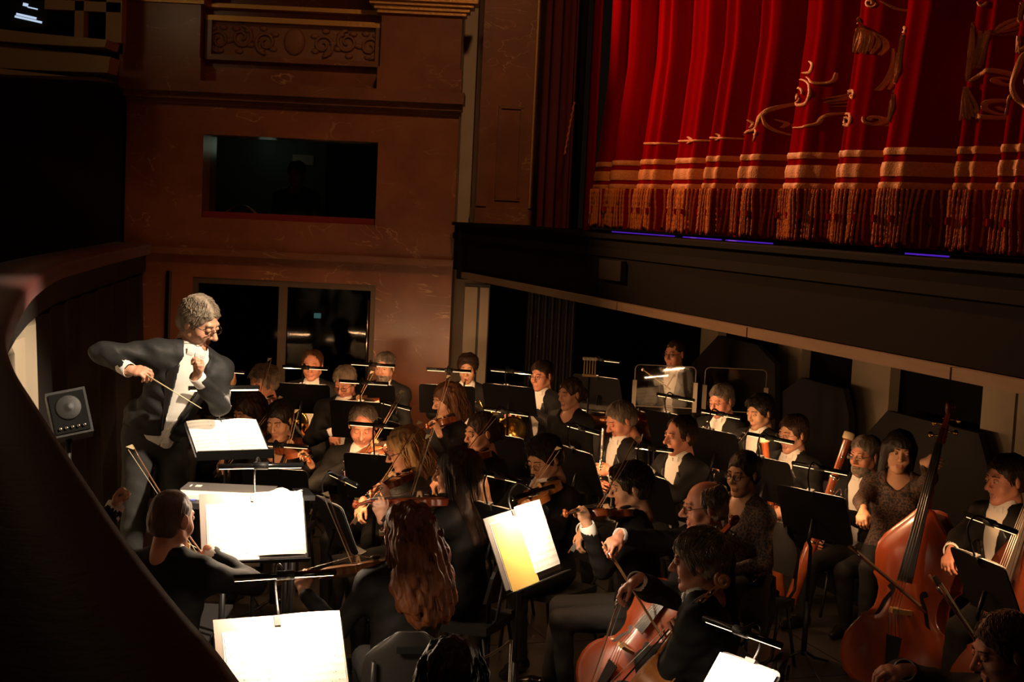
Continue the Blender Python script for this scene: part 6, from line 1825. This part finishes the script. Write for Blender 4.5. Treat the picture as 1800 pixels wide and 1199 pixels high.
def bsn(who, bell, boot, dy):
    def s(I):
        Yh = (I['W'] @ I['head']).y
        B = at_y(bell[0], bell[1], Yh + dy); A0 = at_y(boot[0], boot[1], Yh + dy - .05); A = B + (A0 - B).normalized() * 1.22
        wind_tube('bassoon', 'bassoon', A, B, 'bassoon of the ' + who, 'bassoon')
        Wi = I['Wi']; fw = Vector((0, -1, 0)); g1 = Wi @ A.lerp(B, .56); g2 = Wi @ A.lerp(B, .30)
        return dict(lh=g1 + Vector((.07, .04, -.02)), ldir=Vector((-.8, -.4, .1)), lback=Vector((.3, -.8, .3)), lpose='keys', rh=g2 + Vector((-.02, .09, 0)), rdir=Vector((.3, -.8, -.1)), rback=Vector((-.8, 0, .2)), rpose='keys')
    return s
P('bsn1', 1394, 762, 54, 'bassoonist in glasses', 'dark-haired bassoonist in glasses with an ivory-ringed bassoon', hair=('short', 'hair_dark'), kind='t', spec='metal', hyaw=2, hpitch=10, setup=bsn('dark-haired player in glasses', (1343, 765), (1356, 900), -.25))
P('bsn2', 1520, 800, 48, 'bearded bassoonist', 'bearded grey-haired bassoonist behind the tall red bassoon', hair=('short', 'hair_salt'), beard='hair_grey', skin=RUD, kind='m', spec='metal', hyaw=2, hpitch=6, Y=9.75, setup=bsn('bearded player', (1494, 760), (1452, 880), -.3))
P('lady', 1306, 832, 50, 'seated woman in glasses and black lace', 'black-haired woman in glasses and black lace sitting with hands in lap', outfit='vneck', top='lace', hair=('bun', 'hair_black'), skin=TAN, kind='f', spec='dark', hyaw=-6, hpitch=8, z=1.22)
# basses
yb = 8.35
b1 = at_y(1562, 1222, yb); t1 = at_y(1660, 742, yb + .22)
P('bass1', 1581, 793, 14, 'double bass player with a black fringe', 'double bass player with black bobbed hair, fringe and lace top', Y=9.15, outfit='dress', top='lace', hair=('bob', 'hair_black'), skin=TAN, kind='f', hyaw=-6, hpitch=6, hroll=6, lean=4, fy=-.22, chair_kind='stool', setup=cel('player with the black fringe', 'double_bass', 'varnish_red', world=(b1, t1, Vector((-.62, -.78, .05))), frog=(1490, 955), tip=(1568, 1022), dy=-.05, neck_f=.80, big=True))
yb2 = 7.1
b2 = at_y(1728, 1300, yb2); t2 = at_y(1850, 790, yb2 + .25)
P('bass2', 1768, 842, 68, 'double bass player at the right edge', 'dark-haired double bass player in profile at the right edge', Y=7.65, hair=('short', 'hair_dark'), kind='m', hyaw=2, hpitch=8, fy=-.22, chair_kind='stool', skin=RUD, setup=cel('player at the right edge', 'double_bass', 'varnish_dark', world=(b2, t2, Vector((-.93, -.36, .05))), frog=(1640, 1005), tip=(1698, 1092), dy=.05, neck_f=.78, big=True))
# cellos
P('cello1', 1238, 890, 78, 'balding cellist in glasses', 'balding grey-haired cellist in dark glasses facing left', hair=('ring', 'hair_grey'), skin=RUD, kind='t', spec='dark', hyaw=4, hpitch=8, res=.8, knees=1.9, setup=cel('balding cellist in glasses', 'cello', 'varnish_red', frog=(1060, 950), tip=(1130, 1064), dy=.05, bottom=(.04, -.66, .22), scroll=(.16, .0, 1.22), nrm=(.62, -.8, .4)))
P('cello2', 1228, 985, 104, 'grey-haired cellist seen from behind', 'grey-haired cellist with earring seen from behind in the foreground', hair=('fluffy', 'hair_grey'), skin=RUD, kind='m', hyaw=-2, hpitch=10, res=.8, knees=1.9, setup=cel('grey-haired cellist seen from behind', 'cello', 'varnish_gold', frog=(1104, 1030), tip=(1052, 1178), dy=.05, bottom=(.05, -.62, .20), scroll=(.15, .0, 1.22)))
P('corner', 1764, 1142, 76, 'man in the lower right corner', 'dark-haired man in profile in the lower right corner', hair=('short', 'hair_brown'), skin=RUD, kind='m', hyaw=6, hpitch=18, res=.8, rh=None, setup=lambda I: dict(rh=I['Wi'] @ at_y(1590, 1178, (I['W'] @ I['head']).y + .1), rdir=I['Wi'].to_3x3() @ Vector((-1, 0, -.1)), rback=Vector((0, -.3, 1)), rpose='bow', rhint=Vector((-1, .2, -.3))))
P('bottom', 792, 1196, 170, 'musician at the bottom edge', 'dark-haired musician at the bottom edge behind the curved clear screen', outfit='round', hair=('shag', 'hair_dark'), kind='f', hpitch=10, Y=None)
# silhouette in the box
bxp = at_y(521, 306, YB + .75)
P('box', 521, 306, 10, 'person in the box', 'person in dark green with a yellow sleeve seated behind the box window', Y=YB + .75, base=fz0 - .8, outfit='round', top='dark_green', hair=('short', 'hair_dark'), kind='m', hpitch=12)

# ---------------------------------------------------------------- stands
stand('blonde musician behind the conductor', 388, 706, 190, Y=12.2, lamp=1.2, lh=.09, h=.29)
stand('ruddy brass player at the pit door', 530, 700, 180, Y=12.25, lamp=1.5, lh=.09, lside=-.02, h=.29)
stand('dark-haired man against the marble wall', 652, 700, 188, Y=12.3, lamp=1.5, lh=.12, w=.44, h=.29)
stand('young trumpet player', 786, 702, 184, Y=12.5, lamp=1.5, lh=.08, h=.29)
stand('horn player in glasses', 896, 702, 204, Y=12.35, lamp=1.7, lh=.07, lside=.02, h=.28)
stand('timpanist', 1052, 690, 214, lamp=1.0, lh=.11, z=1.12)
stand('grey-haired violist in glasses', 636, 738, 186, Y=11.2, lamp=1.4, lh=.10)
stand('ruddy violist', 662, 838, 190, Y=9.1, lamp=1.5, lh=.14, w=.42)
stand('violinist with shaggy brown hair', 690, 772, 232, Y=10.4, lamp=1.0, tilt=28, w=.42)
stand('black-haired violinist right of the score', 486, 862, 186, Y=9.2, lamp=1.1, lh=.10, w=.44)
stand('grey-haired violinist, added to light his face', 424, 770, 206, Y=11.1, lamp=1.0, w=.40)  # hidden stand and lamp added to brighten his face
stand('violinist with pinned-up hair', 884, 800, 215, lamp=1.1, z=1.0, lh=.12, w=.44)
stand('violist in glasses with black hair', 870, 928, 224, Y=7.6, lamp=1.1, lh=.10, w=.42, h=.30)
stand('fair-haired violinist, added to light her face', 590, 922, 240, Y=7.95, lamp=1.3, lh=.08, w=.42, h=.30)  # stand and lamp added to light her and the long-haired player
stand('grey-haired flautist', 1016, 826, 238, lamp=1.5, z=.98, lh=.09)
stand('oboist', 1140, 872, 236, lamp=1.4, z=.98, lh=.11, lrot=6)
stand('clarinettist in glasses', 1180, 758, 228, lamp=1.2, z=1.02, lh=.08)
stand('clarinettist with black hair', 1258, 790, 230, lamp=1.5, z=1.02, lh=.07)
stand('bassoonist in glasses', 1345, 842, 230, lamp=1.3, z=1.02, lh=.08)
stand('bearded bassoonist', 1432, 905, 225, lamp=1.3, z=.98, lh=.09)
stand('double bass players', 1735, 1030, 252, Y=6.9, lamp=1.5, lh=.12, tilt=26, w=.44)
# near bright stands
WH = (1.0, .74, .5)
stand('balding violinist at the near left', 448, 930, -20, Y=6.9, tilt=30, w=.51, h=.345, paper='shift', lamp=9, lh=.10, lout=.16, lside=.02, dim=False, col=WH, folder=True, lamp_len=.42)
stand('auburn-haired violinist', 500, 1166, -24, Y=5.55, tilt=32, w=.52, h=.37, paper='shift', lamp=9, lh=.13, lout=.16, dim=False, col=WH, folder=True, lamp_len=.42)
stand('violinist with black hair before the cellos', 922, 962, -60, Y=7.0, tilt=24, w=.56, h=.37, paper='C', lamp=5.5, lh=.06, lout=.15, dim=False, col=WH, folder=True, cover=('paper_yellow', 'paper'))
stand('cellists', 1288, 1222, 52, Y=5.3, tilt=38, w=.32, h=.30, paper='open', lamp=4, lh=.06, dim=False, col=WH)
# conductor's desk
stand('conductor', 400, 772, -26, Y=7.75, tilt=64, w=.42, h=.36, paper='open', lamp=.9, lh=.03, lout=.20, dim=False, col=WH, roll=0)
# low table with ring-bound scores behind the near stand
tp = at_y(418, 868, 7.22)
tb = empty('side_table', (tp.x, tp.y, 0), .05, 'small black table with scores in front of the podium', 'table')
m = MB(); m.box((0, 0, tp.z - .03), (.62, .40, .03)); m.build('table_top', 'black_plastic', tb)
for a in (-.27, .27):
    for b in (-.16, .16):
        m = MB(); m.tube([(a, b, tp.z - .045), (a, b, 0)], .014, 8); m.build('leg', 'black_metal', tb)
def on_table(name, cat, label, x, y, rz, build):
    r = empty(name, (tp.x + x, tp.y + y, tp.z - .014), rz, label, cat); build(r); return r
def b_score(r):
    m = MB(); m.box((0, 0, .012), (.46, .30, .022)); m.build('page_block', 'paper_plain', r)
    m = MB(); m.box((0, .06, .026), (.47, .19, .004)); m.build('cover', 'card_dark', r)
    m = MB(); m.box((-.16, .06, .029), (.03, .045, .002)); m.build('cover_label', 'paper_plain', r)
    m = MB(); m.box((-.20, .06, .029), (.008, .045, .002)); m.build('cover_label', 'paper_plain', r)
    for k in range(46):
        m = MB(); m.tube([(-.225 + .01 * k, .152 + .010 * math.cos(t), .014 + .016 * math.sin(t)) for t in [i * math.pi / 4 for i in range(9)]], .0012, 4, caps=False); m.build('binding_ring', 'chrome', r)
on_table('ring_bound_score', 'score', 'thick ring-bound grey score lying on the small table', -.06, .02, 0, b_score)
def b_book(r):
    rows = [[Vector((x, y, .012 + .02 * math.sin(math.pi * abs(x) / .11))) for x in [-.11 + .22 * i / 8 for i in range(9)]] for y in (-.14, 0, .14)]
    m = MB(); m.slab(rows, (0, 0, -.01)); m.build('page', 'paper', r)
on_table('open_booklet', 'booklet', 'open white booklet beside the ring-bound score', .22, -.02, -.3, b_book)
def b_case(r):
    m = MB(); m.box((0, 0, .014), (.08, .20, .024)); m.build('case', 'black_plastic', r)
    m = MB(); m.box((0, .0, .028), (.07, .18, .004)); m.build('lid', 'black_gloss', r)
on_table('black_case', 'case', 'small black case at the right end of the score table', .33, .06, .35, b_case)
def b_pen(r):
    m = MB(); m.tube([(-.06, 0, .006), (.06, 0, .006)], .005, 6); m.build('barrel', 'blue', r); m = MB(); m.tube([(.06, 0, .006), (.072, 0, .006)], [.004, .001], 6); m.build('nib', 'chrome', r)
on_table('blue_pen', 'pen', 'blue pen on the left edge of the score table', -.24, -.17, .1, b_pen)

# ---------------------------------------------------------------- loudspeaker by the rail
sp_ = at_y(122, 735, 7.3)
spk = empty('monitor_loudspeaker', sp_, math.radians(18), 'small black monitor loudspeaker tilted up beside the pit rail', 'speaker')
Rk = Matrix.Rotation(math.radians(-18), 3, 'X') @ Matrix.Rotation(math.radians(-12), 3, 'Y')
m = MB(); m.box((0, .09, 0), (.20, .20, .24), Rk); m.build('cabinet', 'black_plastic', spk)
m = MB(); m.box(Rk @ Vector((0, -.104, .0)) + Vector((0, .09, 0)), (.175, .012, .21), Rk); m.build('front_baffle', 'black_gloss', spk)
q = Vector((0, .09, 0))
m = MB(); m.lathe([(.062, 0), (.066, .004), (.060, .008), (.03, .002), (.018, .008), (.002, .012)], q + Rk @ Vector((0, -.110, .025)), Rk @ Vector((0, -1, 0)), 24); m.build('cone', 'black_plastic', spk)
for k in range(5):
    m = MB(); m.lathe([(.008, 0), (.008, .012), (.005, .014)], q + Rk @ Vector((-.06 + .03 * k, -.11, -.08)), Rk @ Vector((0, -1, 0)), 10); m.build('knob', 'chrome', spk)
m = MB(); m.tube([(0, .09, -.10), (0, .09, .015 - sp_.z)], .016, 8); m.build('pole', 'black_metal', spk)
m = MB(); m.lathe([(.16, .015 - sp_.z), (.15, .03 - sp_.z), (.02, .04 - sp_.z)], (0, .09, 0), (0, 0, 1), 20); m.build('base', 'black_metal', spk)

# ---------------------------------------------------------------- timpani and screens
def timpani(px, py, Y, r, label):
    c = at_y(px, py, Y); g = empty('timpani', (c.x, c.y, 0), 0, label, 'timpani')
    z = c.z
    m = MB(); m.lathe([(.04, z - r * 1.15), (r * .55, z - r * 1.05), (r * .85, z - r * .75), (r * .98, z - r * .35), (r, z - .02)], (0, 0, 0), (0, 0, 1), 36); m.build('kettle', 'copper', g)
    m = MB(); m.lathe([(r * .99, z - .01), (r * .99, z + .004), (.01, z + .006)], (0, 0, 0), (0, 0, 1), 36); m.build('drumhead', 'drumskin', g)
    m = MB(); m.lathe([(r * 1.0, z - .03), (r * 1.04, z - .03), (r * 1.04, z + .012), (r * 1.0, z + .012)], (0, 0, 0), (0, 0, 1), 36); m.build('hoop', 'chrome', g)
    for k in range(8):
        a = k * math.pi / 4 + .2; m = MB(); m.tube([(math.cos(a) * r * 1.05, math.sin(a) * r * 1.05, z - .01), (math.cos(a) * r * 1.05, math.sin(a) * r * 1.05, z - r * .7)], .009, 6); m.build('tension_rod', 'chrome', g)
    for k in range(3):
        a = k * 2.094; m = MB(); m.tube([(math.cos(a) * r * .8, math.sin(a) * r * .8, z - r * .8), (math.cos(a) * r * .7, math.sin(a) * r * .7, .02)], .02, 8); m.build('leg', 'black_metal', g)
timpani(1062, 716, 12.75, .30, 'copper timpani with pale drumhead beside the seated woman')
timpani(1172, 722, 12.95, .31, 'copper timpani in front of the percussionist')
mp_ = at_y(1036, 660, 12.3)
mh = empty('mallet_holder', mp_, 0, 'row of timpani mallets standing above the timpani stand', 'mallet holder')
m = MB(); m.box((0, 0, 0), (.12, .05, .02)); m.build('tray', 'maple', mh)
m = MB(); m.tube([(0, 0, 0), (0, 0, -mp_.z)], .01, 6); m.build('post', 'black_metal', mh)
for k in range(5):
    ml = empty('mallet', mp_ + Vector((-.048 + .024 * k, 0, .01)), 0, 'felt timpani mallet, %s in the rack' % ('leftmost', 'second from left', 'middle one', 'second from right', 'rightmost')[k], 'mallet')
    m = MB(); m.tube([(0, 0, -.02), (0, 0, .12)], .006, 6); m.build('handle', 'maple', ml)
    m = MB(); m.sphere((0, 0, .135), .021, 10, (1, 1, .8)); m.build('head', 'felt', ml)
st_ = PEOPLE['perc']
for k in range(2):
    a = at_y(1178 - 8 * k, 684, 13.2); b = at_y(1130 + 55 * k, 650 + 10 * k, 13.1)
    o = empty('drum_stick', a, 0, 'thin drum stick held by the percussionist, %s one' % ('left' if k == 0 else 'right'), 'drumstick')
    m = MB(); m.tube([Vector((0, 0, 0)), b - a], [.007, .005], 6); m.build('shaft', 'maple', o); m = MB(); m.sphere(b - a, .014, 8); m.build('head', 'felt', o)
def screen(corners, Y, label, posts=True):
    x0, y0, x1, y1 = corners
    a = at_y(x0, (y0 + y1) / 2, Y); b = at_y(x1, (y0 + y1) / 2, Y); zt = at_y((x0 + x1) / 2, y0, Y).z; zb_ = at_y((x0 + x1) / 2, y1, Y).z
    g = empty('clear_screen', ((a.x + b.x) / 2, Y, 0), 0, label, 'screen'); w = (b.x - a.x) / 2; r = .04
    poly = [Vector((-w, 0, zb_)), Vector((w, 0, zb_))] + [Vector((w - r + r * math.cos(t), 0, zt - r + r * math.sin(t))) for t in (0, .5, 1.05, 1.57)] + [Vector((-w + r - r * math.sin(t), 0, zt - r + r * math.cos(t))) for t in (0, .5, 1.05, 1.57)]
    m = MB(); m.prism(poly, (0, .008, 0)); m.build('pane', 'plexi', g)
    m = MB(); m.tube(poly + [poly[0]], .0045, 5); m.build('edge', 'plexi_edge', g)
    for s in (-1, 1):
        m = MB(); m.box((s * w, -.02, (zb_ + .18) / 1 - .08), (.035, .03, .26)); m.build('bracket', 'panel_light', g)
        m = MB(); m.tube([(s * w, 0, zb_), (s * w, 0, 0)], .012, 8); m.build('post', 'black_metal', g)
        m = MB(); m.box((s * w, 0, .012), (.05, .36, .024)); m.build('foot', 'black_metal', g)
screen((1115, 643, 1222, 716), 12.35, 'clear acoustic screen in front of the percussionist')
screen((1238, 648, 1346, 724), 12.55, 'clear acoustic screen behind the clarinettist in glasses')
# curved low screen at the bottom edge
cA = [at_y(x, y, 4.9) for x, y in ((745, 1195), (790, 1185), (840, 1162), (880, 1140), (899, 1125))]
g = empty('low_clear_screen', (cA[2].x, 4.9, 0), 0, 'low clear screen with a curved top edge at the bottom of the picture', 'screen')
top_ = bezier([p - g.location for p in cA], 14); zl_ = min(p.z for p in top_) - .25
m = MB(); m.prism([Vector((top_[0].x, 0, zl_))] + top_ + [Vector((top_[-1].x, 0, zl_))], (0, .008, 0)); m.build('pane', 'plexi', g)
m = MB(); m.tube(top_ + [Vector((top_[-1].x, 0, zl_))], .005, 5); m.build('edge', 'plexi_edge', g)
for q in (top_[1], top_[-2]):
    m = MB(); m.tube([(q.x, 0, zl_ + .02), (q.x, 0, 0)], .012, 8); m.build('post', 'black_metal', g)
    m = MB(); m.box((q.x, 0, .012), (.05, .3, .024)); m.build('foot', 'black_metal', g)
# white tall lamp stack behind the second screen
